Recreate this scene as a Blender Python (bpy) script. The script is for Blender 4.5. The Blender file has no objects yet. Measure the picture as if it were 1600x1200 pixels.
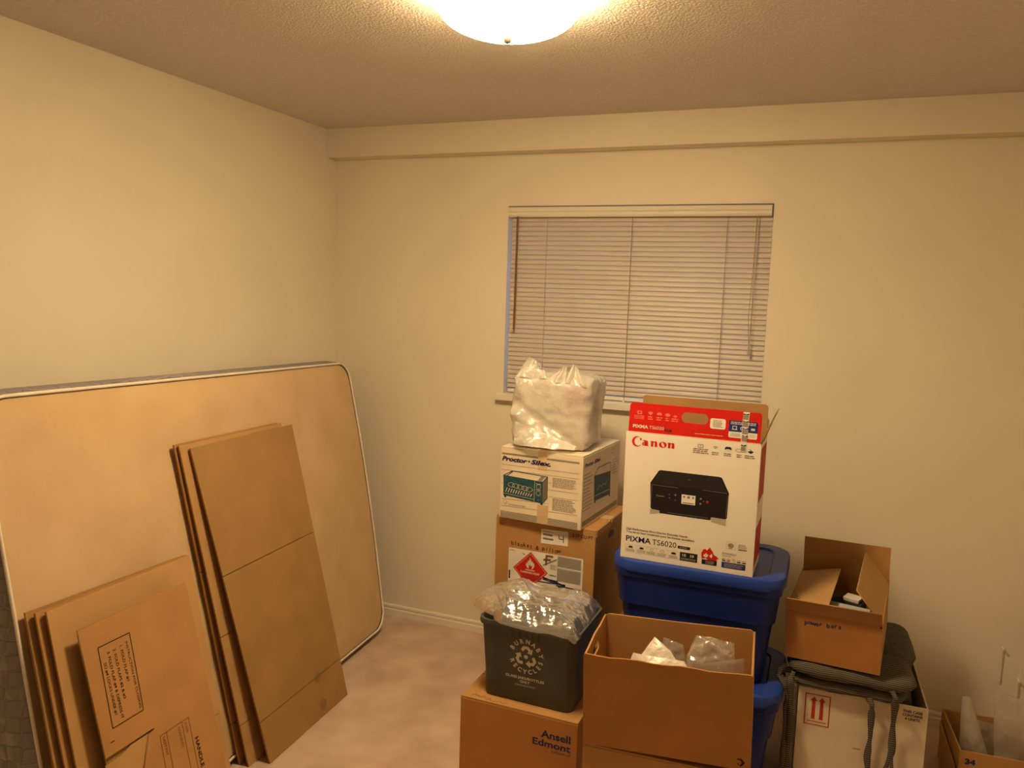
import bpy, bmesh, math, random
from mathutils import Vector, Matrix, noise
random.seed(7)
C = bpy.context.scene.collection
S = bpy.context.scene
PI = math.pi

# ------------------------------------------------------------------ camera
def make_camera():
    yaw, pitch, roll = -0.3738, 0.1137, 0.0326
    f = Vector((math.sin(yaw)*math.cos(pitch), math.cos(yaw)*math.cos(pitch), -math.sin(pitch)))
    r = Vector((math.cos(yaw), -math.sin(yaw), 0)); u = r.cross(f)
    r2 = r*math.cos(roll) + u*math.sin(roll); u2 = -r*math.sin(roll) + u*math.cos(roll)
    cd = bpy.data.cameras.new('camera'); cd.sensor_fit = 'HORIZONTAL'; cd.sensor_width = 36
    cd.lens = 1236.3/1600*36; cd.clip_start = 0.05
    co = bpy.data.objects.new('camera', cd); C.objects.link(co)
    m = Matrix((r2, u2, -f)).transposed().to_4x4(); m.translation = Vector((2.3003, -3.3946, 1.6421))
    co.matrix_world = m
    S.camera = co
make_camera()

# ------------------------------------------------------------------ world (dusk outside the window), exposure
w = bpy.data.worlds.new('dusk'); S.world = w; w.use_nodes = True
bg = w.node_tree.nodes['Background']; bg.inputs[0].default_value = (0.36, 0.50, 0.95, 1); bg.inputs[1].default_value = 0.75
S.view_settings.view_transform = 'Standard'; S.view_settings.look = 'None'
S.view_settings.gamma = 1; S.view_settings.use_curve_mapping = False
S.view_settings.exposure = 0.84
LAMP_COLOR = (1.0, 0.71, 0.385); LAMP_STRENGTH = 88.0     # the ceiling lamp's glass bowl gives all the light

# ------------------------------------------------------------------ materials
def nodes(name):
    m = bpy.data.materials.new(name); m.use_nodes = True
    nt = m.node_tree; return m, nt, nt.nodes['Principled BSDF']
def rgba(c): return (c[0], c[1], c[2], 1)
def plain(name, col, rough=0.6, spec=0.3, var=0.06, vscale=9.0, bump=0.0, bscale=300.0, col2=None, stretch=(1, 1, 1), bdist=0.002):
    m, nt, b = nodes(name); N = nt.nodes; L = nt.links
    b.inputs['Roughness'].default_value = rough; b.inputs['Specular IOR Level'].default_value = spec
    tc = N.new('ShaderNodeTexCoord'); mp = N.new('ShaderNodeMapping'); mp.inputs['Scale'].default_value = stretch
    L.new(tc.outputs['Object'], mp.inputs[0])
    n = N.new('ShaderNodeTexNoise'); n.inputs['Scale'].default_value = vscale; n.inputs['Detail'].default_value = 6
    L.new(mp.outputs[0], n.inputs['Vector'])
    mx = N.new('ShaderNodeMix'); mx.data_type = 'RGBA'
    c2 = col2 if col2 else tuple(c*(1-2*var) for c in col)
    c1 = col if col2 else tuple(min(1, c*(1+var)) for c in col)
    rp = N.new('ShaderNodeMapRange'); rp.inputs[1].default_value = 0.3; rp.inputs[2].default_value = 0.7
    L.new(n.outputs[0], rp.inputs[0]); L.new(rp.outputs[0], mx.inputs[0])
    mx.inputs[6].default_value = rgba(c1); mx.inputs[7].default_value = rgba(c2)
    L.new(mx.outputs[2], b.inputs['Base Color'])
    if bump > 0:
        n2 = N.new('ShaderNodeTexNoise'); n2.inputs['Scale'].default_value = bscale; n2.inputs['Detail'].default_value = 4
        L.new(mp.outputs[0], n2.inputs['Vector'])
        bp = N.new('ShaderNodeBump'); bp.inputs['Strength'].default_value = bump; bp.inputs['Distance'].default_value = bdist
        L.new(n2.outputs[0], bp.inputs['Height']); L.new(bp.outputs[0], b.inputs['Normal'])
    return m
def film(name, col, see, rough=0.12, transl=0.4, gloss=0.22):
    m, nt, b = nodes(name); N = nt.nodes; L = nt.links; N.remove(b)
    out = N['Material Output']
    tr = N.new('ShaderNodeBsdfTransparent'); di = N.new('ShaderNodeBsdfDiffuse'); tl = N.new('ShaderNodeBsdfTranslucent'); gl = N.new('ShaderNodeBsdfGlossy')
    di.inputs[0].default_value = rgba(col); tl.inputs[0].default_value = rgba(col); gl.inputs[0].default_value = (1, 1, 1, 1); gl.inputs[1].default_value = rough
    tc = N.new('ShaderNodeTexCoord'); n2 = N.new('ShaderNodeTexNoise'); n2.inputs['Scale'].default_value = 38; n2.inputs['Detail'].default_value = 5; n2.inputs['Distortion'].default_value = 1.2
    L.new(tc.outputs['Object'], n2.inputs['Vector'])
    bp = N.new('ShaderNodeBump'); bp.inputs['Strength'].default_value = 0.5; bp.inputs['Distance'].default_value = 0.006; L.new(n2.outputs[0], bp.inputs['Height'])
    for s in (di, tl, gl): L.new(bp.outputs[0], s.inputs['Normal'])
    a = N.new('ShaderNodeMixShader'); a.inputs[0].default_value = transl; L.new(di.outputs[0], a.inputs[1]); L.new(tl.outputs[0], a.inputs[2])
    c = N.new('ShaderNodeMixShader'); c.inputs[0].default_value = see; L.new(a.outputs[0], c.inputs[1]); L.new(tr.outputs[0], c.inputs[2])
    fr = N.new('ShaderNodeFresnel'); fr.inputs[0].default_value = 1.5; L.new(bp.outputs[0], fr.inputs['Normal'])
    mu = N.new('ShaderNodeMath'); mu.operation = 'MULTIPLY_ADD'; mu.inputs[1].default_value = 0.45; mu.inputs[2].default_value = gloss*0.2
    L.new(fr.outputs[0], mu.inputs[0])
    d = N.new('ShaderNodeMixShader'); L.new(mu.outputs[0], d.inputs[0]); L.new(c.outputs[0], d.inputs[1]); L.new(gl.outputs[0], d.inputs[2])
    L.new(d.outputs[0], out.inputs[0])
    return m
def cardboard(name, col):
    m, nt, b = nodes(name); N = nt.nodes; L = nt.links
    b.inputs['Roughness'].default_value = 0.75; b.inputs['Specular IOR Level'].default_value = 0.25
    tc = N.new('ShaderNodeTexCoord')
    n = N.new('ShaderNodeTexNoise'); n.inputs['Scale'].default_value = 7; n.inputs['Detail'].default_value = 8; L.new(tc.outputs['Object'], n.inputs['Vector'])
    n3 = N.new('ShaderNodeTexNoise'); n3.inputs['Scale'].default_value = 420; n3.inputs['Detail'].default_value = 2; L.new(tc.outputs['Object'], n3.inputs['Vector'])
    ad = N.new('ShaderNodeMath'); ad.operation = 'MULTIPLY_ADD'; ad.inputs[1].default_value = 0.35; L.new(n3.outputs[0], ad.inputs[0]); L.new(n.outputs[0], ad.inputs[2])
    rp = N.new('ShaderNodeMapRange'); rp.inputs[1].default_value = 0.4; rp.inputs[2].default_value = 0.95; L.new(ad.outputs[0], rp.inputs[0])
    mx = N.new('ShaderNodeMix'); mx.data_type = 'RGBA'; mx.inputs[6].default_value = rgba(tuple(c*0.88 for c in col)); mx.inputs[7].default_value = rgba(tuple(c*1.1 for c in col))
    L.new(rp.outputs[0], mx.inputs[0]); L.new(mx.outputs[2], b.inputs['Base Color'])
    bp = N.new('ShaderNodeBump'); bp.inputs['Strength'].default_value = 0.12; bp.inputs['Distance'].default_value = 0.002; L.new(ad.outputs[0], bp.inputs['Height']); L.new(bp.outputs[0], b.inputs['Normal'])
    return m
def striped(name, c1, c2, period):
    m, nt, b = nodes(name); N = nt.nodes; L = nt.links
    b.inputs['Roughness'].default_value = 0.95; b.inputs['Specular IOR Level'].default_value = 0.1
    tc = N.new('ShaderNodeTexCoord'); sp = N.new('ShaderNodeSeparateXYZ'); L.new(tc.outputs['Object'], sp.inputs[0])
    nz = N.new('ShaderNodeTexNoise'); nz.inputs['Scale'].default_value = 9; L.new(tc.outputs['Object'], nz.inputs['Vector'])
    a = N.new('ShaderNodeMath'); a.operation = 'MULTIPLY_ADD'; a.inputs[1].default_value = 0.55; L.new(sp.outputs[1], a.inputs[0]); L.new(sp.outputs[2], a.inputs[2])
    a2 = N.new('ShaderNodeMath'); a2.operation = 'MULTIPLY_ADD'; a2.inputs[1].default_value = 0.02; L.new(nz.outputs[0], a2.inputs[0]); L.new(a.outputs[0], a2.inputs[2])
    mu = N.new('ShaderNodeMath'); mu.operation = 'MULTIPLY'; mu.inputs[1].default_value = 2*PI/period; L.new(a2.outputs[0], mu.inputs[0])
    si = N.new('ShaderNodeMath'); si.operation = 'SINE'; L.new(mu.outputs[0], si.inputs[0])
    rp = N.new('ShaderNodeMapRange'); rp.inputs[1].default_value = -0.2; rp.inputs[2].default_value = 0.5; L.new(si.outputs[0], rp.inputs[0])
    mx = N.new('ShaderNodeMix'); mx.data_type = 'RGBA'; mx.inputs[6].default_value = rgba(c1); mx.inputs[7].default_value = rgba(c2)
    L.new(rp.outputs[0], mx.inputs[0]); L.new(mx.outputs[2], b.inputs['Base Color'])
    return m

M = {}
M['wall'] = plain('wall_paint', (0.80, 0.745, 0.61), 0.62, 0.3, 0.02, 2.0, 0.10, 160)
M['ceiling'] = plain('ceiling_stipple', (0.74, 0.69, 0.63), 0.9, 0.1, 0.04, 60, 0.9, 130, bdist=0.006)
M['trim'] = plain('trim_paint', (0.80, 0.76, 0.64), 0.4, 0.4, 0.02, 6)
M['carpet'] = plain('carpet_pile', (0.78, 0.61, 0.49), 1.0, 0.05, 0, 6.0, 0.8, 420, col2=(0.60, 0.435, 0.33), bdist=0.006)
M['white_paint'] = plain('white_enamel', (0.8, 0.79, 0.76), 0.35, 0.5, 0.02)
M['slat'] = plain('blind_slat_vinyl', (0.585, 0.525, 0.44), 0.40, 0.4, 0.02)
M['rail'] = plain('blind_rail_metal', (0.80, 0.755, 0.65), 0.3, 0.5, 0.02)
M['wood'] = plain('wand_amber', (0.22, 0.085, 0.02), 0.3, 0.5, 0.2, 40)
M['cord'] = plain('cord_cotton', (0.50, 0.42, 0.33), 0.9, 0.1)
M['cord_dark'] = plain('cord_cotton_dark', (0.33, 0.26, 0.20), 0.9, 0.1)  # darker tone of the cord cotton
M['kraft'] = cardboard('kraft_cardboard', (0.435, 0.235, 0.085))
M['kraft_dark'] = cardboard('kraft_cardboard_brown', (0.42, 0.195, 0.058))
M['kraft_pale'] = cardboard('kraft_cardboard_pale', (0.47, 0.285, 0.115))
M['kraft_old'] = cardboard('kraft_cardboard_old', (0.36, 0.215, 0.080))
M['kraft_edge'] = cardboard('kraft_edge', (0.30, 0.165, 0.065))
M['white_card'] = cardboard('white_cardboard', (0.70, 0.61, 0.47))
M['cream_card'] = cardboard('cream_cardboard', (0.75, 0.66, 0.50))
M['glossy_white'] = plain('white_printed_card', (0.78, 0.735, 0.645), 0.42, 0.4, 0.015, 4)
M['red'] = plain('red_ink', (0.56, 0.011, 0.006), 0.4, 0.4, 0.02)
M['red_soft'] = plain('red_stamp_ink', (0.46, 0.04, 0.025), 0.6, 0.2, 0.1, 60)
M['pink'] = plain('pale_red_ink', (0.80, 0.17, 0.11), 0.5)
M['black'] = plain('black_ink', (0.012, 0.010, 0.012), 0.5, 0.3, 0.05)
M['blackish'] = plain('charcoal_ink', (0.022, 0.020, 0.021), 0.4, 0.3)
M['navy'] = plain('navy_ink', (0.012, 0.016, 0.09), 0.5)
M['blue_ink'] = plain('blue_ink', (0.015, 0.03, 0.20), 0.5)
M['teal'] = plain('teal_ink', (0.022, 0.088, 0.115), 0.55, 0.3, 0.15, 60)
M['grey_ink'] = plain('grey_ink', (0.27, 0.23, 0.18), 0.6)
M['grey_text'] = plain('grey_text_ink', (0.17, 0.14, 0.11), 0.6)
M['light_ink'] = plain('light_grey_ink', (0.46, 0.43, 0.37), 0.6, 0.2, 0.2, 900)
M['yellow'] = plain('yellow_ink', (0.70, 0.55, 0.12), 0.5)
M['paper'] = plain('label_paper', (0.78, 0.75, 0.69), 0.6)
M['brown_ink'] = plain('brown_marker', (0.20, 0.12, 0.045), 0.6)
M['kraft_ink'] = plain('dark_stamp_ink', (0.035, 0.014, 0.012), 0.7, 0.2, 0.2, 100)
M['kraft_ink_red'] = plain('maroon_stamp_ink', (0.13, 0.035, 0.02), 0.7, 0.2, 0.2, 100)
M['stamp_grey'] = plain('pale_stamp_ink', (0.26, 0.165, 0.085), 0.7)
M['white_ink'] = plain('white_ink', (0.66, 0.64, 0.57), 0.6)
M['tape'] = plain('parcel_tape', (0.66, 0.49, 0.27), 0.2, 0.5, 0.05)
M['tote'] = plain('blue_tote_plastic', (0.006, 0.021, 0.175), 0.45, 0.3, 0.05, 12, 0.05, 500)
M['tote_lid'] = plain('blue_lid_plastic', (0.013, 0.048, 0.32), 0.42, 0.4, 0.05, 12, 0.05, 500)
M['bin'] = plain('grey_bin_plastic', (0.075, 0.078, 0.068), 0.5, 0.4, 0.08, 14, 0.05, 400)
M['film'] = film('clear_film', (0.50, 0.49, 0.46), 0.55, 0.10, 0.35, 0.5)
M['film_milky'] = film('milky_film', (0.68, 0.66, 0.61), 0.56, 0.12, 0.45, 0.6)
M['bag_white'] = film('white_bag_film', (0.86, 0.83, 0.75), 0.24, 0.25, 0.30, 0.3)
M['bag_paper'] = film('white_packing_film', (0.92, 0.88, 0.80), 0.04, 0.3, 0.35, 0.3)
M['mattress'] = plain('mattress_ticking', (0.62, 0.46, 0.265), 0.85, 0.15, 0, 5.0, 0.5, 22, col2=(0.55, 0.395, 0.215), bdist=0.004)
M['piping'] = plain('mattress_piping', (0.80, 0.74, 0.64), 0.7, 0.2)
M['cushion'] = striped('striped_knit', (0.165, 0.142, 0.112), (0.045, 0.040, 0.036), 0.0072)
M['cushion_plain'] = plain('grey_knit', (0.125, 0.112, 0.088), 0.95, 0.1, 0.12, 60, 0.5, 500)
M['finial'] = plain('lamp_finial_metal', (0.035, 0.028, 0.02), 0.6, 0.15)
M['dark_things'] = plain('dark_plastic', (0.05, 0.05, 0.045), 0.5)
M['olive_plastic'] = plain('olive_card', (0.20, 0.17, 0.085), 0.6)
M['pale_blue'] = plain('pale_blue_paper', (0.42, 0.50, 0.52), 0.6)
def quilt():
    m, nt, b = nodes('quilted_border'); N = nt.nodes; L = nt.links
    b.inputs['Roughness'].default_value = 0.8
    tc = N.new('ShaderNodeTexCoord'); v = N.new('ShaderNodeTexVoronoi'); v.feature = 'DISTANCE_TO_EDGE'; v.inputs['Scale'].default_value = 26; v.inputs['Randomness'].default_value = 0.35
    L.new(tc.outputs['Object'], v.inputs['Vector'])
    rp = N.new('ShaderNodeMapRange'); rp.inputs[2].default_value = 0.10; L.new(v.outputs['Distance'], rp.inputs[0])
    mx = N.new('ShaderNodeMix'); mx.data_type = 'RGBA'; mx.inputs[6].default_value = (0.40, 0.375, 0.38, 1); mx.inputs[7].default_value = (0.27, 0.25, 0.26, 1)  # greys darker than the pale cloth: the border's shade is put into the colour
    L.new(rp.outputs[0], mx.inputs[0]); L.new(mx.outputs[2], b.inputs['Base Color'])
    bp = N.new('ShaderNodeBump'); bp.inputs['Strength'].default_value = 0.8; bp.inputs['Distance'].default_value = 0.008; L.new(rp.outputs[0], bp.inputs['Height']); L.new(bp.outputs[0], b.inputs['Normal'])
    return m
M['quilt'] = quilt()
def lampglass():
    m, nt, b = nodes('lamp_glass_lit'); N = nt.nodes; L = nt.links
    b.inputs['Base Color'].default_value = (0.85, 0.80, 0.70, 1); b.inputs['Roughness'].default_value = 0.3
    tc = N.new('ShaderNodeTexCoord'); ln = N.new('ShaderNodeVectorMath'); ln.operation = 'LENGTH'
    mp = N.new('ShaderNodeMapping'); mp.inputs['Scale'].default_value = (1, 1, 0); L.new(tc.outputs['Object'], mp.inputs[0]); L.new(mp.outputs[0], ln.inputs[0])
    rp = N.new('ShaderNodeMapRange'); rp.inputs[1].default_value = 0.10; rp.inputs[2].default_value = 0.178; rp.inputs[3].default_value = LAMP_STRENGTH; rp.inputs[4].default_value = LAMP_STRENGTH*0.10
    L.new(ln.outputs['Value'], rp.inputs[0]); L.new(rp.outputs[0], b.inputs['Emission Strength'])
    b.inputs['Emission Color'].default_value = rgba(LAMP_COLOR)
    return m
M['lamp'] = lampglass()
def glass():
    m, nt, b = nodes('window_glass'); b.inputs['Base Color'].default_value = (1, 1, 1, 1); b.inputs['Roughness'].default_value = 0.02
    b.inputs['Transmission Weight'].default_value = 1.0; b.inputs['IOR'].default_value = 1.1
    return m
M['glass'] = glass()

# ------------------------------------------------------------------ helpers
def link(name, me, mat, parent=None):
    o = bpy.data.objects.new(name, me); C.objects.link(o)
    if mat is not None:
        me.materials.clear(); me.materials.append(M[mat] if isinstance(mat, str) else mat)
    if parent is not None: o.parent = parent
    return o
def tag(o, label=None, cat=None, group=None, kind=None):
    if label: o['label'] = label
    if cat: o['category'] = cat
    if group: o['group'] = group
    if kind: o['kind'] = kind
    return o
def thing(name, label, cat, loc=(0, 0, 0), rot=(0, 0, 0), group=None):
    o = bpy.data.objects.new(name, None); C.objects.link(o); o.empty_display_size = 0.05
    o.location = loc; o.rotation_euler = rot
    return tag(o, label, cat, group)
class MB:
    def __init__(s): s.v = []; s.f = []
    def add(s, vs, fs):
        k = len(s.v); s.v += [tuple(p) for p in vs]; s.f += [tuple(i+k for i in f) for f in fs]; return s
    def hexa(s, p):   # 8 points: bottom ccw 0-3, top ccw 4-7
        return s.add(p, [(3, 2, 1, 0), (4, 5, 6, 7), (0, 1, 5, 4), (1, 2, 6, 5), (2, 3, 7, 6), (3, 0, 4, 7)])
    def box(s, x0, x1, y0, y1, z0, z1):
        return s.hexa([(x0, y0, z0), (x1, y0, z0), (x1, y1, z0), (x0, y1, z0), (x0, y0, z1), (x1, y0, z1), (x1, y1, z1), (x0, y1, z1)])
    def tube(s, pts, r, n=8, flat=1.0, up=None, closed=False):
        pts = [Vector(p) for p in pts]; k = len(pts); rings = []
        for i, p in enumerate(pts):
            a = pts[(i-1) % k] if (closed or i > 0) else p; b = pts[(i+1) % k] if (closed or i < k-1) else p
            t = (b-a).normalized(); ref = Vector(up) if up else (Vector((0, 0, 1)) if abs(t.z) < 0.9 else Vector((1, 0, 0)))
            x = t.cross(ref).normalized(); y = x.cross(t)
            rr = r[i] if isinstance(r, (list, tuple)) else r
            rings.append([p + x*math.cos(2*PI*j/n)*rr + y*math.sin(2*PI*j/n)*rr*flat for j in range(n)])
        vs = [q for g in rings for q in g]; fs = []
        for i in range(k if closed else k-1):
            for j in range(n):
                a = i*n+j; b = i*n+(j+1) % n; c = ((i+1) % k)*n+(j+1) % n; d = ((i+1) % k)*n+j
                fs.append((a, b, c, d))
        if not closed: fs += [tuple(range(n))[::-1], tuple((k-1)*n+j for j in range(n))]
        return s.add(vs, fs)
    def loft(s, rings, cap0=True, cap1=True):
        n = len(rings[0]); vs = [q for g in rings for q in g]; fs = []
        for i in range(len(rings)-1):
            for j in range(n): fs.append((i*n+j, i*n+(j+1) % n, (i+1)*n+(j+1) % n, (i+1)*n+j))
        if cap0: fs.append(tuple(range(n))[::-1])
        if cap1: fs.append(tuple((len(rings)-1)*n+j for j in range(n)))
        return s.add(vs, fs)
    def grid(s, P, nu, nv):
        vs = [P(i/nu, j/nv) for j in range(nv+1) for i in range(nu+1)]
        fs = [(j*(nu+1)+i, j*(nu+1)+i+1, (j+1)*(nu+1)+i+1, (j+1)*(nu+1)+i) for j in range(nv) for i in range(nu)]
        return s.add(vs, fs)
    def build(s, name, mat, parent=None, smooth=False, bevel=0, angle=None):
        me = bpy.data.meshes.new(name); me.from_pydata(s.v, [], s.f); me.validate()
        bm = bmesh.new(); bm.from_mesh(me)
        bmesh.ops.recalc_face_normals(bm, faces=bm.faces[:])
        if bevel: bmesh.ops.bevel(bm, geom=bm.edges[:], offset=bevel, segments=2, affect='EDGES', profile=0.6)
        bm.to_mesh(me); bm.free()
        if smooth:
            for p in me.polygons: p.use_smooth = True
            if angle: me.set_sharp_from_angle(angle=angle)
        return link(name, me, mat, parent)
def rrect(w, d, r, z, n=6, cx=0, cy=0):
    pts = []
    for (sx, sy, a0) in ((1, 1, 0), (-1, 1, PI/2), (-1, -1, PI), (1, -1, 1.5*PI)):
        for i in range(n+1):
            a = a0 + PI/2*i/n
            pts.append((cx+sx*(w/2-r)+r*math.cos(a), cy+sy*(d/2-r)+r*math.sin(a), z))
    return pts
def mesh_of_curve(splines, extrude=0.0):
    cu = bpy.data.curves.new('tmp', 'CURVE'); cu.dimensions = '2D'; cu.fill_mode = 'BOTH'; cu.extrude = extrude
    for pts in splines:
        sp = cu.splines.new('POLY'); sp.points.add(len(pts)-1); sp.use_cyclic_u = True
        for p, q in zip(sp.points, pts): p.co = (q[0], q[1], 0, 1)
    o = bpy.data.objects.new('tmp', cu); C.objects.link(o); bpy.context.view_layer.update()
    me = bpy.data.meshes.new_from_object(o.evaluated_get(bpy.context.evaluated_depsgraph_get()))
    bpy.data.objects.remove(o); bpy.data.curves.remove(cu); return me
def mesh_of_text(txt, size, bold=0.0, shear=0.0, spacing=1.0):
    cu = bpy.data.curves.new('tmp', 'FONT'); cu.body = txt; cu.size = size; cu.offset = bold*size; cu.shear = shear; cu.space_character = spacing
    cu.resolution_u = 3; cu.fill_mode = 'FRONT'
    o = bpy.data.objects.new('tmp', cu); C.objects.link(o); bpy.context.view_layer.update()
    me = bpy.data.meshes.new_from_object(o.evaluated_get(bpy.context.evaluated_depsgraph_get()))
    bpy.data.objects.remove(o); bpy.data.curves.remove(cu); return me
def frame(O, ex, ez):
    ex = Vector(ex).normalized(); ez = Vector(ez); ez = (ez - ex*ez.dot(ex)).normalized(); n = ex.cross(ez)
    m = Matrix((ex, ez, n)).transposed().to_4x4(); m.translation = Vector(O); return m      # x=u, y=v, z=outward
def board(name, fr, outline, th, mat, parent, holes=(), inward=True):
    me = mesh_of_curve([outline]+list(holes), th/2)
    me.transform(Matrix.Translation((0, 0, -th/2 if inward else th/2))); me.transform(fr)
    return link(name, me, mat, parent)
def host(root, name):
    return next(c for c in root.children if c.name.split('.')[0] == name)
class Face:
    """flat print on a surface: u right, v up, metres; each layer a hair proud of the one below"""
    def __init__(s, O, ex, ez, parent): s.fr = frame(O, ex, ez); s.p = parent
    def put(s, me, name, mat, layer=1):
        me.transform(Matrix.Translation((0, 0, 0.0005*layer))); me.transform(s.fr); return link(name, me, mat, s.p)
    def polys(s, name, polys, mat, layer=1):
        mb = MB()
        for p in polys: mb.add([(q[0], q[1], 0) for q in p], [tuple(range(len(p)))])
        me = bpy.data.meshes.new(name); me.from_pydata(mb.v, [], mb.f); return s.put(me, name, mat, layer)
    def rects(s, name, rs, mat, layer=1): return s.polys(name, [[(a, b), (c, b), (c, d), (a, d)] for a, b, c, d in rs], mat, layer)
    def fill(s, name, splines, mat, layer=1): return s.put(mesh_of_curve(splines), name, mat, layer)
    def lines(s, name, segs, wd, mat, layer=1):
        ps = []
        for a, b in segs:
            a = Vector(a); b = Vector(b); d = (b-a).normalized(); n = Vector((-d.y, d.x))*wd/2
            ps.append([(a-n)[:], (b-n)[:], (b+n)[:], (a+n)[:]])
        return s.polys(name, ps, mat, layer)
    def text(s, txt, u, v, cap, mat, width=None, bold=0.0, shear=0.0, layer=1, rot=0.0, name='lettering', align='L'):
        me = mesh_of_text(txt, cap/0.70, bold, shear)
        xs = [q.co.x for q in me.vertices]; x0, x1 = min(xs), max(xs)
        k = width/(x1-x0) if width else 1.0
        off = {'L': 0, 'C': -(x1-x0)*k/2}[align]
        me.transform(Matrix.Translation((u, v, 0)) @ Matrix.Rotation(rot, 4, 'Z') @ Matrix.Translation((off, 0, 0)) @ Matrix.Diagonal((k, 1, 1, 1)) @ Matrix.Translation((-x0, 0, 0)))
        return s.put(me, name, mat, layer)
    def letters(s, items, cap, mat, bold=0.0, name='lettering', layer=1, kx=1.0):
        """items: (char, u, v, rot) with (u, v) the middle of the letter's base"""
        bm = bmesh.new()
        for ch, u, v, rot in items:
            if ch == ' ': continue
            me = mesh_of_text(ch, cap/0.70, bold)
            xs = [q.co.x for q in me.vertices]; c = (min(xs)+max(xs))/2
            me.transform(Matrix.Translation((u, v, 0)) @ Matrix.Rotation(rot, 4, 'Z') @ Matrix.Diagonal((kx, 1, 1, 1)) @ Matrix.Translation((-c, 0, 0)))
            bm.from_mesh(me); bpy.data.meshes.remove(me)
        me = bpy.data.meshes.new(name); bm.to_mesh(me); bm.free(); return s.put(me, name, mat, layer)
    def hand(s, txt, u, v, cap, step, mat, seed=1, bold=0.012, slope=0.0, name='handwriting'):
        rd = random.Random(seed); it = []
        for i, ch in enumerate(txt):
            it.append((ch, u+i*step, v+slope*i*step+rd.uniform(-.12, .12)*cap, rd.uniform(-.2, .1)))
        return s.letters(it, cap, mat, bold, name)
    def microtext(s, name, u0, u1, v0, v1, rows, mat, layer=1, seed=3, fill=0.5, gap=0.3):
        """rows of print too small to read: short bars word by word"""
        rd = random.Random(seed); rs = []; h = (v1-v0)/rows
        for r in range(rows):
            v = v1-(r+1)*h+h*(1-fill)/2; u = u0; end = u1-(u1-u0)*rd.uniform(0, gap)
            while u < end:
                wd = min(rd.uniform(1.2, 4.5)*h*fill*1.1, end-u); rs.append((u, v, u+wd, v+h*fill)); u += wd+h*fill*0.6
        return s.rects(name, rs, mat, layer)
def circ(cx, cy, r, n=24, ry=None, a0=0, a1=2*PI):
    ry = r if ry is None else ry
    full = abs(a1-a0-2*PI) < 1e-6
    return [(cx+r*math.cos(a0+(a1-a0)*i/(n if full else n-1)), cy+ry*math.sin(a0+(a1-a0)*i/(n if full else n-1))) for i in range(n)]
def rr2(u0, v0, u1, v1, r, n=5):
    return [(p[0], p[1]) for p in rrect(u1-u0, v1-v0, r, 0, n, (u0+u1)/2, (v0+v1)/2)]
def ridged(p, f, seed=0.0):
    q = Vector(p)*f + Vector((seed, seed*1.7, -seed)); return 1-abs(noise.noise(q))*2
def crumple(p, seed, f=9.0):
    return (ridged(p, f, seed)-0.55)*0.6 + (ridged(p, f*2.3, seed+5)-0.55)*0.3 + noise.noise(Vector(p)*f*0.5+Vector((seed, 0, 0)))*0.4

# ------------------------------------------------------------------ the room
H = 2.4; RX = 3.25; FY = -4.25
def struct(name, mb, mat, parent=None, **k):
    o = mb.build(name, mat, parent, **k); o['kind'] = 'structure'; return o
struct('floor', MB().box(-.12, RX+.12, FY-.12, .25, -.1, 0), 'carpet')
struct('ceiling', MB().box(-.12, RX+.12, FY-.12, .25, H, H+.1), 'ceiling')
struct('wall_left', MB().box(-.12, 0, FY-.12, .25, 0, H), 'wall')
struct('wall_right', MB().box(RX, RX+.12, FY-.12, .25, 0, H), 'wall')
struct('wall_front', MB().box(0, RX, FY-.12, FY, 0, H), 'wall')
WL, WR, WB, WT = 0.9255, 2.0749, 1.182, 2.036
b = MB(); b.box(0, WL, 0, .14, 0, H); b.box(WR, RX, 0, .14, 0, H); b.box(WL, WR, 0, .14, 0, WB); b.box(WL, WR, 0, .14, WT, H)
struct('wall_back', b, 'wall')
struct('trim_1', MB().box(0, RX, -.083, 0, H-.135, H), 'wall')          # boxed beam along the top of the back wall
def baseboard(name, a, b_, nrm):
    prof = [(0, 0), (.013, 0), (.013, .030), (.009, .034), (.009, .040), (.0115, .044), (.010, .052), (.005, .055), (0, .055)]
    a = Vector(a); b_ = Vector(b_); n = Vector(nrm); mb = MB()
    mb.loft([[tuple(e+n*p[0]+Vector((0, 0, p[1]))) for p in prof] for e in (a, b_)])
    struct(name, mb, 'trim')
baseboard('baseboard_back', (0, 0, 0), (RX, 0, 0), (0, -1, 0))
baseboard('baseboard_left', (0, 0, 0), (0, FY, 0), (1, 0, 0))
baseboard('baseboard_right', (RX, 0, 0), (RX, FY, 0), (-1, 0, 0))
baseboard('baseboard_front', (0, FY, 0), (RX, FY, 0), (0, 1, 0))
# window: frame in the opening, two panes, sill
b = MB(); t = .045
b.box(WL, WL+t, .085, .135, WB, WT); b.box(WR-t, WR, .085, .135, WB, WT); b.box(WL+t, WR-t, .085, .135, WB, WB+t); b.box(WL+t, WR-t, .085, .135, WT-t, WT)
b.box((WL+WR)/2-.02, (WL+WR)/2+.02, .085, .135, WB+t, WT-t)
wn = struct('window_1', b, 'white_paint')
for x0, x1 in ((WL+t, (WL+WR)/2-.02), ((WL+WR)/2+.02, WR-t)): MB().box(x0, x1, .108, .112, WB+t, WT-t).build('pane', 'glass', wn)
MB().box(WL-.026, WR+.026, -.034, .0, 1.150, WB).build('sill', 'trim', wn, bevel=.003)
MB().box(WL, WR, .0, .085, 1.168, WB+.0005).build('inner_sill', 'trim', wn)

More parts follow.
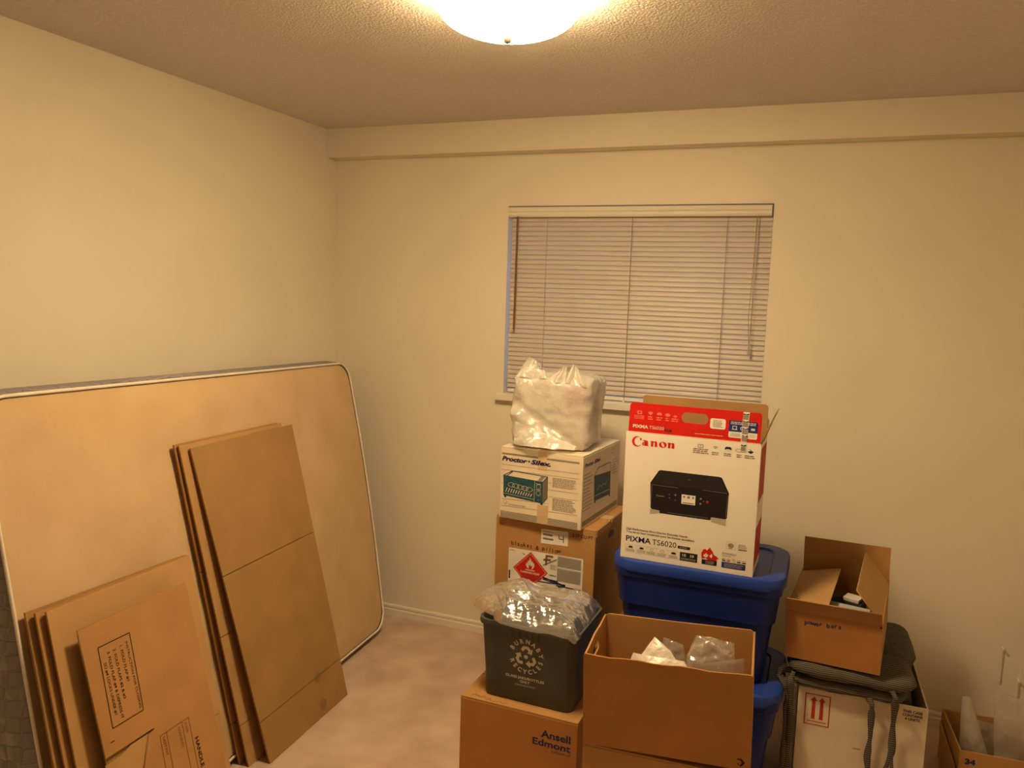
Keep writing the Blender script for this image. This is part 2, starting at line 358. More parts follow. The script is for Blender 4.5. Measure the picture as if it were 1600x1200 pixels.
# ------------------------------------------------------------------ window blind
bl = thing('window_blind', 'closed beige venetian blind hanging in the window', 'blind', ((WL+WR)/2, .03, WT))
bl_z0 = 1.2105
def blind():
    X0, X1 = WL+.013, WR-.002; cx = (WL+WR)/2
    loc = lambda x, y, z: (x-cx, y-.03, z-WT)
    # head rail: channel with two ribs
    prof = [(-.004, WT-.006), (-.004, WT-.050), (-.008, WT-.048), (-.012, WT-.040), (-.010, WT-.031), (-.006, WT-.028), (-.011, WT-.024), (-.013, WT-.014), (-.009, WT-.006)]
    prof = [(.040, WT-.006), (.040, WT-.050)] + prof[1:]
    MB().loft([[loc(x, p[0], p[1]) for p in prof] for x in (WL+.002, WR-.006)]).build('head_rail', 'rail', bl)
    zt = WT-.046; n = 37; pitch = (zt-bl_z0)/n; tilt = math.radians(67)
    # one slat, curved across its width, shared by all
    mb = MB(); prof = []
    for i in range(5):
        a = (i/4-.5)*.025; bow = .0022*(1-(2*abs(i/4-.5))**2)
        prof.append((a, bow))
    ring = [(p[0], p[1]+.0005) for p in prof] + [(p[0], p[1]-.0003) for p in prof[::-1]]
    def place(p):     # room side edge down
        y = math.cos(tilt)*p[0] - math.sin(tilt)*p[1]; z = math.sin(tilt)*p[0] + math.cos(tilt)*p[1]
        return y, z
    mb.loft([[(x-cx, place(p)[0], place(p)[1]) for p in ring] for x in (X0, X1)])
    first = mb.build('slat', 'slat', bl, smooth=True, angle=math.radians(40))
    for i in range(n):
        o = first if i == 0 else first.copy()
        if i: C.objects.link(o); o.parent = bl
        o.location = loc(cx, .018, zt-pitch*(i+.5)); o.rotation_euler = (random.uniform(-.03, .03), 0, 0)
    MB().box(X0-cx, X1-cx, -.012, .012, bl_z0-.024-WT, bl_z0-.008-WT).build('bottom_rail', 'rail', bl, bevel=.002)
    for x, mt in ((1.112, 'cord'), (1.498, 'cord_dark'), (1.896, 'cord_dark')):
        lc = MB().tube([loc(x, .003, WT-.05), loc(x, .003, bl_z0-.02)], .0012, 6).build('ladder_cord', mt, bl)
        MB().tube([loc(x, -.0, bl_z0-.020), loc(x, -.004, bl_z0-.030)], [.004, .006], 8).build('cord_button', 'rail', lc)
    tw = MB().tube([loc(.977, -.016, WT-.048), loc(.9765, -.017, 1.60), loc(.975, -.017, 1.480)], [.0045, .005, .0048], 6).build('tilt_wand', 'wood', bl)
    MB().tube([loc(.977, -.008, WT-.045), loc(.977, -.016, WT-.055)], .002, 6).build('wand_hook', 'rail', tw)
    pc = MB()
    pc.tube([loc(2.015, -.010, WT-.05), loc(2.014, -.013, 1.75), loc(2.017, -.013, 1.6), loc(2.014, -.013, 1.47)], .0013, 6)
    pc.tube([loc(2.013, -.010, WT-.05), loc(2.010, -.013, 1.75), loc(2.004, -.013, 1.58), loc(2.011, -.013, 1.47)], .0013, 6)
    pco = pc.build('pull_cord', 'cord_dark', bl)
    MB().tube([loc(2.0125, -.013, 1.475), loc(2.0135, -.013, 1.445), loc(2.0135, -.013, 1.420)], [.002, .0035, .006], 8).build('cord_tassel', 'cord', pco)
blind()

# ------------------------------------------------------------------ ceiling lamp
LX, LY = 1.505, -1.475
lamp = thing('ceiling_lamp', 'lit frosted glass bowl lamp on the stippled ceiling', 'lamp', (LX, LY, H))
def lampbuild():
    def lathe(prof, n=48): return [[(r*math.cos(2*PI*j/n), r*math.sin(2*PI*j/n), z) for j in range(n)] for r, z in prof]
    MB().loft(lathe([(.12, 0), (.125, -.012), (.105, -.024), (.03, -.030)])).build('ceiling_pan', 'white_paint', lamp, smooth=True, angle=.7)
    R, dp, zr = .180, .074, -.042
    out = [(R, zr+.004)] + [(R*math.cos(a), zr-dp*math.sin(a)**0.92) for a in [PI/2*i/14 for i in range(1, 14)]] + [(.006, zr-dp)]
    inn = [(max(r-.004, .006), z+.004) for r, z in out[::-1]]
    MB().loft(lathe(out+inn), False, False).build('glass_bowl', 'lamp', lamp, smooth=True)
    st = MB().tube([(0, 0, -.03), (0, 0, zr-dp-.002)], .004, 10).build('stem', 'finial', lamp)
    MB().loft(lathe([(.003, zr-dp+.002), (.011, zr-dp-.001), (.012, zr-dp-.007), (.008, zr-dp-.015), (.002, zr-dp-.018)], 16)).build('finial', 'finial', st, smooth=True)
lampbuild()

# ------------------------------------------------------------------ mattress leaning on the left wall
def mattress():
    O = Vector((.4276, -.19544, .03)); e = Vector((.109337, -.994005, 0)); v = Vector((-.16562, -.018218, .986021)); n = Vector((.98011, .107808, .166619))
    T = .165; Wd = 1.912
    def P(s, t, d):   # s along, t up the face, d outwards
        tt = t*(1.287+.055*min(1, max(0, s/1.84)))/1.287
        ss = s - .034*math.sin(PI*min(1, max(0, t/1.33)))*max(0, 1-s/.5)
        bow = .042*math.sin(PI*min(1, max(0, s/Wd)))*(1-.85*min(1, max(0, t/1.2)))      # the mattress sags towards the wall between its ends
        return O + e*ss + v*tt + n*(d-bow) - O0
    O0 = Vector((.50, -1.15, 0))
    root = thing('mattress', 'double mattress leaning on the left wall with plain tan underside showing', 'mattress', O0)
    Ht = 1.287
    def outline(inset, d, m=8):
        r = .085-inset; pts = []
        for (cs, ct, a0) in ((Wd-.085, Ht-.085, 0), (.085, Ht-.085, PI/2), (.085, .085, PI), (Wd-.085, .085, 1.5*PI)):
            for i in range(m+1):
                a = a0+PI/2*i/m; pts.append((cs+r*math.cos(a), ct+r*math.sin(a)))
        # refine long edges
        out = []
        for i, p in enumerate(pts):
            q = pts[(i+1) % len(pts)]; out.append(p); L = math.hypot(q[0]-p[0], q[1]-p[1]); k = int(L/.12)
            for j in range(1, k): out.append((p[0]+(q[0]-p[0])*j/k, p[1]+(q[1]-p[1])*j/k))
        return [P(s, t, d) for s, t in out], out
    rings = [outline(.012, 0)[0], outline(-.004, -.02)[0], outline(-.012, -.055)[0], outline(-.015, -.0825)[0], outline(-.012, -.11)[0], outline(-.004, -.145)[0], outline(.012, -T)[0]]
    MB().loft(rings, False, True).build('quilted_border', 'quilt', root, smooth=True, angle=1.2)
    # front panel: grid warped into the rounded outline, with soft wrinkles
    def sq(u, w):
        x, y = 2*u-1, 2*w-1; hw, hh = Wd/2-.012, Ht/2-.012
        X, Y = x*hw, y*hh; r = .085
        ex, ey = abs(X)-(hw-r), abs(Y)-(hh-r)
        if ex > 0 and ey > 0:
            L = math.hypot(ex, ey); mx = max(ex, ey)
            ex, ey = ex/L*mx, ey/L*mx; X = math.copysign(hw-r+ex, X); Y = math.copysign(hh-r+ey, Y)
        edge = min(1, min(1-abs(x), 1-abs(y))*9)
        q = Vector((X, Y, 0))
        wr = .004*noise.noise(Vector((X*2.2+3, Y*2.2, 1))) + .0022*noise.noise(Vector((X*5, Y*14+X*6, 4)))
        return P(Wd/2+X, Ht/2+Y, edge*(.006+wr) - .002)
    MB().grid(sq, 84, 60).build('tan_panel', 'mattress', root, smooth=True)
    for d, nm in ((.002, 'piping'), (-T, 'back_piping')):
        MB().tube(outline(.006, d)[0], .0048, 8, closed=True).build(nm, 'piping', root, smooth=True)
mattress()

# ------------------------------------------------------------------ flattened cartons leaning on the mattress
def bil(c, s, t):     # corners: far bottom, near bottom, near top, far top ; s 0 near..1 far, t up
    a = c[1].lerp(c[0], s); b_ = c[2].lerp(c[3], s); return a.lerp(b_, t)
def slab(mb, c, s0, s1, t0, t1, d0, d1, nrm):
    mb.hexa([bil(c, s0, t0)+nrm*d0, bil(c, s1, t0)+nrm*d0, bil(c, s1, t1)+nrm*d0, bil(c, s0, t1)+nrm*d0,
             bil(c, s0, t0)+nrm*d1, bil(c, s1, t0)+nrm*d1, bil(c, s1, t1)+nrm*d1, bil(c, s0, t1)+nrm*d1]); return mb
def flat_carton(label, corners, creases, mat, bulge=0.0, group=None, inset=0.0):
    c = [Vector(p) for p in corners]; O = (c[0]+c[1])/2; O.z = 0
    root = thing('flattened_carton', label, 'carton', O, group=group)
    c = [p-O for p in c]; nrm = (c[1]-c[0]).cross(c[3]-c[0]).normalized()
    if nrm.x < 0: nrm = -nrm
    ts = [0]+creases+[1]
    names = ['lower_flap', 'panel', 'upper_flap'] if len(ts) == 4 else (['panel', 'upper_flap'] if len(ts) == 3 else ['panel'])
    for i in range(len(ts)-1):
        g = .0014
        t0 = ts[i]+(g if i else 0); t1 = ts[i+1]-(g if i < len(ts)-2 else 0)
        up = names[i] == 'upper_flap'
        slab(MB(), c, 0.0, 1, t0, t1, -.0035, 0, nrm).build(names[i], mat, root)
        slab(MB(), c, inset+.004, 1-.003, t0, t1, -.0085, -.005, nrm).build('back_'+names[i], 'kraft_dark', root)
    return root, c, nrm
GT = 'tall flattened cartons leaning on the mattress'
flat_carton('tall flattened carton lying directly against the mattress, hindmost of the tall three',
            [(.520, -.83, .002), (.538, -1.345, .002), (.4025, -1.4814, 1.1288), (.3402, -.8906, 1.1125)], [.135, .62], 'kraft', group=GT)
flat_carton('tall flattened carton sandwiched as the middle one of the tall three',
            [(.555, -.83, .002), (.573, -1.341, .002), (.4163, -1.4748, 1.1268), (.3548, -.8850, 1.1112)], [.135, .42], 'kraft_pale', group=GT)
root, c, nrm = flat_carton('tall flattened carton with round grey stamps low down, outermost of the tall three',
            [(.602, -.782, .002), (.626, -1.296, .002), (.4291, -1.4391, 1.1124), (.3677, -.8358, 1.1006)], [.137, .61], 'kraft_old', group=GT)
f = Face(c[1], c[0]-c[1], c[2]-c[1], host(root, 'lower_flap'))
for u, v, r in ((.339, .154, .019), (.347, .040, .021)):
    f.fill('round_stamp', [circ(u, v, r, 28), circ(u, v, r-.0022, 28)], 'stamp_grey')
    f.fill('round_stamp', [circ(u, v, r*.66, 20), circ(u, v, r*.66-.0016, 20)], 'stamp_grey')
    f.lines('round_stamp', [((u-r*.45, v+r*.3), (u, v-r*.4)), ((u, v-r*.4), (u+r*.45, v+r*.3)), ((u-r*.3, v-r*.1), (u+r*.3, v-r*.1))], .0016, 'stamp_grey')
f.rects('tick_mark', [(.341, .082, .3435, .091)], 'stamp_grey')
GL = 'low flattened cartons leaning on the mattress'
flat_carton('low wide flattened carton touching the mattress, first behind the printed one',
            [(.690, -1.547, .002), (.737, -2.115, .002), (.524, -2.090, .824), (.483, -1.522, .794)], [.30], 'kraft_old', group=GL)
flat_carton('low wide flattened carton in the middle of the low stack behind the printed one',
            [(.7055, -1.553, .002), (.751, -2.096, .002), (.545, -2.079, .823), (.501, -1.536, .801)], [.36], 'kraft', group=GL)
flat_carton('low wide flattened carton with a scored line, right behind the printed one',
            [(.721, -1.558, .002), (.766, -2.077, .002), (.564, -2.064, .825), (.520, -1.546, .806)], [.40], 'kraft_pale', group=GL)
# printed carton in front
def printed_carton():
    near, far, ntop = Vector((.811, -2.016, .003)), Vector((.802, -1.646, .003)), Vector((.614, -2.004, .769))
    O = Vector((.806, -1.83, 0)); root = thing('flattened_carton', 'flattened carton printed with closing instructions, outermost of the low stack', 'carton', O)
    fr = frame(near-O, far-near, ntop-near); W, Ht = .371, .790
    outl = [(0, .458), (.150, .458), (.158, .456), (.158, .4535), (.138, .449), (.104, .379), (.02, .0), (W, 0), (W, Ht), (0, Ht)]
    board('panel', fr, outl, .004, 'kraft', root)
    fr2 = fr @ Matrix.Translation((0, 0, -.0055))
    board('lower_flap', fr2, [(.0, .440), (.055, .440), (.082, .4505), (.15, .4505), (.15, .02), (.03, .0), (-.02, .0)], .0035, 'kraft_pale', root)
    board('back_panel', fr @ Matrix.Translation((0, 0, -.0100)), [(.006, .03), (W-.004, .0), (W-.004, Ht-.004), (.006, Ht-.012)], .0035, 'kraft_old', root)
    f = Face(near-O, far-near, ntop-near, host(root, 'panel'))
    D = -PI/2      # the print reads downwards
    a, b_, c_, d = (.045, .727), (.146, .727), (.1375, .518), (.037, .518)
    f.lines('instruction_frame', [(a, b_), (b_, c_), (c_, d), (d, a)], .0026, 'kraft_ink')
    f.text('INSTRUCTION FOR CLOSING.', .127, .710, .0072, 'kraft_ink', .186, .01, rot=D)
    f.text('1. FOLD FLAP #1', .108, .706, .0080, 'kraft_ink', .096, .015, rot=D)
    f.text('2. FOLD FLAPS #2 & #3', .0865, .706, .0080, 'kraft_ink', .134, .015, rot=D)
    f.text('3. FOLD FLAP #4 & DEPRESS IT', .0675, .706, .0080, 'kraft_ink', .178, .015, rot=D)
    f.text('SO #4 LOCKS UNDER #1', .0515, .683, .0080, 'kraft_ink', .137, .015, rot=D)
    f.text('1', .022, .489, .0125, 'kraft_ink', None, .02, rot=D)
    f.lines('table_lines', [((.170, .4275), (.276, .4275)), ((.170, .4275), (.162, .24)), ((.193, .4275), (.187, .24)), ((.250, .4275), (.246, .24)), ((.276, .4275), (.270, .24))], .0016, 'kraft_ink_red')
    f.text('ROOM', .2585, .419, .0075, 'kraft_ink_red', .028, 0, rot=D)
    f.text('CONTENTS', .2325, .419, .0080, 'kraft_ink_red', .058, 0, rot=D)
    f.text('DESTINY', .1775, .420, .0080, 'kraft_ink_red', .052, 0, rot=D)
    f.text('HANDLE', .283, .363, .0125, 'kraft_ink', .088, .03, rot=D)
printed_carton()

# ------------------------------------------------------------------ cartons
def closed_carton(name, label, w_, d, h, loc, yaw, mat, flapmat=None, seam='x', tape=True, cat='box', group=None):
    root = thing(name, label, cat, loc, (0, 0, yaw), group)
    MB().box(0, w_, 0, d, 0, h-.005).build('body', mat, root, bevel=.003)
    fm = flapmat or mat
    if seam == 'x':
        MB().box(.001, w_-.001, .001, d/2-.0015, h-.0045, h).build('flap', fm, root); MB().box(.001, w_-.001, d/2+.0015, d-.001, h-.0045, h).build('flap', fm, root)
        if tape: MB().box(.002, w_-.002, d/2-.025, d/2+.025, h+.0002, h+.0005).build('tape_strip', 'tape', root)
    else:
        MB().box(.001, w_/2-.0015, .001, d-.001, h-.0045, h).build('flap', fm, root); MB().box(w_/2+.0015, w_-.001, .001, d-.001, h-.0045, h).build('flap', fm, root)
        if tape: MB().box(w_/2-.025, w_/2+.025, .002, d-.002, h+.0002, h+.0005).build('tape_strip', 'tape', root)
    return root
def rect(u0, v0, u1, v1): return [(u0, v0), (u1, v0), (u1, v1), (u0, v1)]
def open_carton(name, label, w_, d, h, loc, rot, mat, inner=None, th=.005, left_hole=None, cat='box'):
    root = thing(name, label, cat, loc, rot)
    board('front_wall', frame((0, 0, 0), (1, 0, 0), (0, 0, 1)), rect(0, 0, w_, h), th, mat, root)
    board('back_wall', frame((w_, d, 0), (-1, 0, 0), (0, 0, 1)), rect(0, 0, w_, h), th, mat, root)
    hl = [rr2(left_hole[0], left_hole[1], left_hole[2], left_hole[3], min(left_hole[3]-left_hole[1], left_hole[2]-left_hole[0])*.49)] if left_hole else []
    board('left_wall', frame((0, d-th, 0), (0, -1, 0), (0, 0, 1)), rect(0, 0, d-2*th, h), th, mat, root, hl)
    board('right_wall', frame((w_, th, 0), (0, 1, 0), (0, 0, 1)), rect(0, 0, d-2*th, h), th, mat, root)
    MB().box(th, w_-th, th, d-th, .001, .006).build('bottom', mat, root)
    return root

# carton under the moving box, behind the bin
closed_carton('carton', 'plain brown carton on the floor beneath the moving box', .435, .415, .328, (1.150, -.606, 0), math.radians(-3.6), 'kraft_dark')
# moving box with hazard label
def moving_box():
    root = closed_carton('moving_box', 'brown moving box with a red flammable diamond label, under the toaster oven box', .411, .40, .45, (1.155, -.596, .3285), math.radians(-3.637), 'kraft', seam='x', tape=True)
    MB().box(.411, .4145, .005, .165, .425, .4495).build('folded_flap', 'kraft_pale', root)
    MB().box(.411, .4145, .185, .395, .436, .4495).build('folded_flap', 'kraft_pale', root)
    f = Face((0, 0, 0), (1, 0, 0), (0, 0, 1), host(root, 'body'))
    s = Face((.411, 0, 0), (0, 1, 0), (0, 0, 1), host(root, 'body'))
    s.fill('painted_hand_hole', [circ(.185, .392, .036, 20, .014)], 'black')  # no opening: black ellipse painted for the dark inside the hole
    f.text('XX', .015, .415, .008, 'kraft_ink', .018)
    f.polys('number_label', [[(.193, .369), (.303, .374), (.303, .430), (.193, .425)]], 'paper')
    f.rects('barcode', [(.201, .402, .240, .409), (.201, .386, .244, .393)], 'grey_text', 2)
    f.microtext('label_heading', .199, .250, .415, .420, 1, 'grey_text', 2)
    f.lines('handwritten_four', [((.266, .411), (.267, .397)), ((.267, .397), (.283, .397)), ((.284, .411), (.285, .384))], .003, 'black', 2)
    f.text('2.37 CU FT', .319, .415, .012, 'navy', .082, .02)
    f.hand('blanket & pillow', .074, .341, .0165, .0130, 'kraft_ink', 5, .008, .0)
    f.polys('shipping_label', [[(.059, .150), (.367, .150), (.367, .335), (.059, .330)]], 'paper', 1)
    f.polys('hazard_diamond', [[(.153, .327), (.080, .254), (.153, .181), (.226, .254)]], 'red', 2)
    q = lambda k: [(.153, .254+.073*k), (.153-.073*k, .254), (.153, .254-.073*k), (.153+.073*k, .254)]
    f.fill('diamond_border', [q(.91), q(.885)], 'white_ink', 3)
    fl = [(-.013, .0), (-.018, .010), (-.016, .020), (-.012, .016), (-.010, .026), (-.003, .033), (-.002, .043), (.004, .033), (.005, .024), (.010, .030), (.012, .020), (.016, .024), (.018, .012), (.013, .0), (.006, -.004), (.009, .006), (.006, .012), (.002, .007), (-.001, .016), (-.005, .008), (-.006, -.003)]
    f.fill('flame_symbol', [[(.152+p[0], .262+p[1]) for p in fl]], 'white_ink', 3)
    f.rects('flame_base', [(.133, .252, .172, .2555)], 'white_ink', 3)
    f.text('FLAMMABLE LIQUID', .112, .240, .0072, 'white_ink', .080, .03, layer=3)
    f.text('3', .1505, .197, .007, 'white_ink', layer=3)
    f.lines('marker_scribble', [((.125, .232), (.195, .236)), ((.112, .222), (.205, .231)), ((.125, .212), (.200, .225))], .004, 'red_soft', 4)
    f.lines('letter_f', [((.216, .3225), (.246, .3225)), ((.219, .324), (.217, .285)), ((.206, .305), (.237, .309))], .0085, 'brown_ink', 2)
    f.rects('grey_panel', [(.264, .288, .360, .330), (.264, .232, .360, .283)], 'light_ink', 2)
    f.microtext('label_fine_print', .266, .359, .290, .328, 9, 'grey_ink', 3, 3, .45, .02)
    f.microtext('label_fine_print', .266, .359, .234, .281, 11, 'grey_ink', 3, 4, .45, .02)
    f.text('A929-A', .233, .246, .006, 'black', .028, .03, layer=2)
    f.microtext('label_fine_print', .236, .262, .272, .292, 4, 'grey_ink', 2, 8)
    f.microtext('label_fine_print', .064, .085, .318, .325, 2, 'grey_ink', 2, 9)
    f.rects('side_bar', [(.062, .206, .068, .240)], 'black', 2)
    f.lines('marker_scribble', [((.207, .237), (.300, .218)), ((.207, .229), (.300, .217)), ((.185, .216), (.300, .222)), ((.207, .233), (.270, .230)), ((.262, .214), (.362, .213)), ((.270, .210), (.330, .203))], .0038, 'navy', 3)
    for sg in (((.205, .283), (.262, .316)), ((.118, .317), (.130, .311))): f.lines('marker_line', [sg], .003, 'grey_text', 4)
moving_box()

# toaster oven box
def oven_box():
    yaw = math.radians(-5.1)
    root = closed_carton('appliance_box', 'cream box printed with a teal toaster oven, under the white plastic bag', .34, .410, .279, (1.175, -.618, .7795), yaw, 'cream_card', tape=False)
    f = Face((0, 0, 0), (1, 0, 0), (0, 0, 1), host(root, 'body'))
    f.rects('grey_band', [(.005, .249, .325, .256)], 'grey_ink')
    f.rects('grey_band', [(.005, .004, .327, .028)], 'grey_ink')
    f.lines('band_rule', [((.005, .004+.003*i), (.327, .004+.003*i)) for i in range(1, 8)], .0008, 'cream_card', 2)
    f.text('Proctor', .006, .226, .0165, 'navy', .108, .04, .25, layer=3)
    f.lines('brand_star', [((.118, .229), (.124, .239)), ((.124, .229), (.118, .239)), ((.116, .234), (.126, .234))], .0018, 'navy')
    f.text('Silex.', .129, .226, .0165, 'navy', .082, .04, .25, layer=3)
    f.lines('thin_rule', [((.006, .2095), (.325, .2125)), ((.006, .189), (.325, .193)), ((.203, .163), (.215, .163)), ((.203, .136), (.325, .138)), ((.203, .110), (.325, .112)), ((.006, .162), (.013, .162)), ((.006, .136), (.013, .136)), ((.008, .075), (.21, .083)), ((.008, .047), (.327, .056))], .0011, 'grey_text')
    # the oven picture
    A, B, Cc, D_, E_, G, Hh = (.014, .167), (.052, .189), (.200, .185), (.180, .162), (.016, .089), (.181, .079), (.201, .103)
    f.polys('oven_picture_front', [[A, E_, G, D_]], 'teal', 1)
    f.polys('oven_picture_side', [[D_, G, Hh, Cc]], 'grey_text', 1)
    f.lines('oven_picture_outline', [(A, B), (B, Cc), (Cc, D_), (Cc, Hh), (G, Hh), (D_, G), (A, D_)], .0026, 'teal', 2)
    f.polys('oven_picture_foot', [[(.018, .089), (.030, .088), (.028, .081), (.021, .082)], [(.172, .081), (.184, .080), (.183, .070), (.175, .071)], [(.026, .166), (.030, .166), (.056, .186), (.050, .186)]], 'teal', 1)
    f.polys('oven_picture_vent', [[(.160, .166), (.176, .165), (.190, .183), (.174, .184)]], 'grey_ink', 2)
    f.lines('oven_picture_divider', [((.1475, .162), (.1475, .081)), ((.016, .098), (.147, .091))], .0012, 'cream_card', 3)
    bars = [((.026+i*.0105, .104-.0005*i), (.033+i*.0105, .121-.001*i)) for i in range(11)]
    f.lines('oven_picture_rack', bars, .0030, 'cream_card', 3)
    rd = random.Random(4); sq = []
    for i in range(5):
        cx = .050+.019*i; cy = .134-.002*i; r = .011
        ring = [(cx+r*1.25*math.cos(2*PI*k/9)+rd.uniform(-.002, .002), cy+r*.8*math.sin(2*PI*k/9)) for k in range(9)]
        sq += [(ring[k], ring[(k+1) % 9]) for k in range(9)]
    f.lines('oven_picture_food', sq, .0013, 'cream_card', 3)
    for cy in (.142, .117):
        f.fill('oven_picture_knob', [circ(.164, cy, .0095, 18), circ(.164, cy, .0083, 18)], 'cream_card', 3)
    f.lines('oven_picture_label', [((.153, .153), (.174, .152)), ((.153, .130), (.174, .129)), ((.163, .092), (.166, .092))], .0016, 'cream_card', 3)
    f.microtext('oven_box_text', .221, .318, .148, .186, 8, 'grey_text', 1, 3, .5, .12)
    f.microtext('oven_box_text', .223, .318, .060, .107, 9, 'grey_text', 1, 6, .5, .2)
    f.fill('maker_mark', [circ(.024, .064, .008, 20), circ(.024, .064, .0072, 20)], 'grey_text'); f.fill('maker_mark', [circ(.033, .056, .0085, 20), circ(.033, .056, .0077, 20)], 'grey_text')
    f.text('OVENMASTER', .043, .053, .0062, 'grey_text', .068)
    f.rects('tape_strip', [(.158, .240, .194, .2785)], 'tape', 2); f.rects('tape_strip', [(.158, .207, .197, .226)], 'tape', 1); f.rects('tape_strip', [(.162, .001, .207, .074)], 'tape', 2)
    MB().box(.157, .200, .002, .404, .2792, .2796).build('tape_strip', 'tape', root)
    s = Face((.34, 0, 0), (0, 1, 0), (0, 0, 1), host(root, 'body'))
    s.text('Proctor', .017, .234, .014, 'navy', .090, .04, .25); s.text('Silex', .114, .234, .014, 'navy', .070, .04, .25)
    s.polys('oven_picture_end', [[(.120, .184), (.303, .170), (.310, .074), (.130, .083)]], 'teal')
    s.lines('oven_picture_outline', [((.120, .184), (.155, .209)), ((.155, .209), (.297, .207)), ((.297, .207), (.303, .170))], .003, 'teal', 2)
    s.polys('oven_picture_foot', [[(.130, .084), (.145, .083), (.143, .074), (.133, .075)], [(.292, .077), (.309, .075), (.307, .066), (.296, .067)]], 'teal')
    s.lines('oven_picture_food', [((.165+.02*i, .120+.012*(i % 2)), (.180+.02*i, .140-.01*(i % 2))) for i in range(5)], .002, 'cream_card', 2)
    s.lines('oven_picture_divider', [((.135, .103), (.300, .095))], .002, 'cream_card', 2)
    s.rects('grey_band', [(.012, .010, .398, .030)], 'grey_ink')
    s.microtext('oven_box_text', .012, .105, .062, .212, 11, 'grey_ink', 1, 5, .25, .4)
    s.microtext('oven_box_text', .322, .395, .150, .215, 6, 'grey_ink', 1, 7, .25, .5)
    s.fill('maker_mark', [circ(.315, .250, .016, 20, .012), circ(.315, .250, .0135, 20, .0098)], 'grey_ink')
oven_box()

# ------------------------------------------------------------------ white plastic bag with a box inside
BX = (1.352, -.452, 1.0592); BYAW = math.radians(3)
def bagged_box():
    root = thing('boxed_item', 'small box with a red panel showing through the white plastic bag', 'box', (BX[0], BX[1], BX[2]+.004), (0, 0, BYAW))
    w_, d, h = .258, .252, .248
    MB().box(-w_/2, w_/2, -d/2, d/2, 0, h).build('body', 'white_card', root, bevel=.004)
    f = Face((-w_/2, -d/2, 0), (1, 0, 0), (0, 0, 1), host(root, 'body')); f.rects('red_panel', [(.188, .125, .257, .240)], 'red')
    s = Face((w_/2, -d/2, 0), (0, 1, 0), (0, 0, 1), host(root, 'body')); s.rects('brown_panel', [(.001, .110, .250, .246)], 'kraft_dark'); s.rects('red_panel', [(.001, .118, .060, .225)], 'red_soft', 2)
    s.rects('white_strip', [(.05, .02, .2, .05)], 'white_ink')
    bag = thing('plastic_bag', 'crumpled white plastic bag wrapped round a box on top of the toaster oven box', 'bag', BX, (0, 0, BYAW))
    W, D, Hh = .298, .286, .272; n = 34
    bm = bmesh.new(); bmesh.ops.create_cube(bm, size=1.0); bmesh.ops.subdivide_edges(bm, edges=bm.edges[:], cuts=n-1, use_grid_fill=True)
    for vv in bm.verts:
        p = vv.co.copy()
        m_ = Vector((p.x*2, p.y*2, p.z*2))
        # soften corners of the box
        k = 9.0; L = (abs(m_.x)**k+abs(m_.y)**k+abs(m_.z)**k)**(1/k); m_ = m_/L
        q = Vector((m_.x*W/2, m_.y*D/2, m_.z*Hh/2+Hh/2))
        nrm = Vector((m_.x**7, m_.y**7, m_.z**7)); nrm.normalize()
        if nrm.z < -.8: vv.co = Vector((q.x, q.y, max(q.z, 0.001))); continue
        u = q.x/W+.5; v_ = q.z/Hh
        am = .014
        front = max(0, -nrm.y)
        if front > .5:
            # upper part of the front hugs the box, below the diagonal a loose fold hangs out
            diag = .62-.62*u/.92
            if v_ < diag: q.y -= .018*min(1, (diag-v_)*9); am = .028
            elif v_ < diag+.10: q.y += .004
        if nrm.x < -.5: am = .018; q.x -= .010*math.sin(PI*min(1, v_))
        if nrm.x > .5: q.x += .020*math.sin(PI*(q.y/D+.5))*v_
        q += nrm*am*crumple(q, 3.1, 8.5)*min(1, v_*5+.25)
        if nrm.z > .5 or v_ > .93:
            y_ = q.y/D
            q.z += .016*math.exp(-((u-.06)/.16)**2-((y_-.02)/.4)**2) + .012*math.exp(-((u-.74)/.16)**2-((y_+.28)/.2)**2)
            q.z += .016*crumple(Vector((q.x, q.y, 0)), 8, 12)
        q.z = max(q.z, .001)
        vv.co = q
    me = bpy.data.meshes.new('bag_film'); bm.to_mesh(me); bm.free()
    for p in me.polygons: p.use_smooth = True
    link('bag_film', me, 'bag_white', bag)
    # pleats of gathered film standing up from the top
    def ear(quad, seed):
        q = [Vector(p) for p in quad]; nr = (q[1]-q[0]).cross(q[3]-q[0]).normalized()
        def P(u, v_):
            p = q[0].lerp(q[1], u).lerp(q[3].lerp(q[2], u), v_); p = Vector((p.x*1.1, p.y*1.06, p.z*1.04))
            return p + nr*(.010*math.sin(u*9+seed)*(1-v_*.5)+.010*crumple(p, seed, 22))
        MB().grid(P, 18, 14).build('gathered_pleat', 'bag_white', bag, smooth=True)
    ear([(-.165, -.02, .235), (-.055, -.03, .245), (-.085, .01, .300), (-.120, .00, .325)], 2.0)
    ear([(-.140, -.12, .255), (-.02, -.125, .258), (-.03, -.11, .285), (-.10, -.10, .300)], 5.0)
    ear([(-.025, -.125, .250), (.050, -.128, .245), (.047, -.115, .310), (.030, -.115, .300)], 3.0)
    ear([(.048, -.128, .248), (.125, -.125, .235), (.085, -.105, .300), (.070, -.110, .316)], 7.0)
    # knotted corner lying at the foot of the front
    def P(u, v_):
        x = -.128+.235*u; y = -D/2-.020-.030*math.sin(PI*u)*(1-v_)-.014*(1-v_); z = .004+.085*v_*(1-u*.85)+.012
        q = Vector((x, y, z)); q += Vector((0, -.8, .5))*.016*crumple(q, 12, 14); q.z = max(q.z, .0012); return q
    MB().grid(P, 30, 14).build('loose_fold', 'bag_white', bag, smooth=True)
bagged_box()

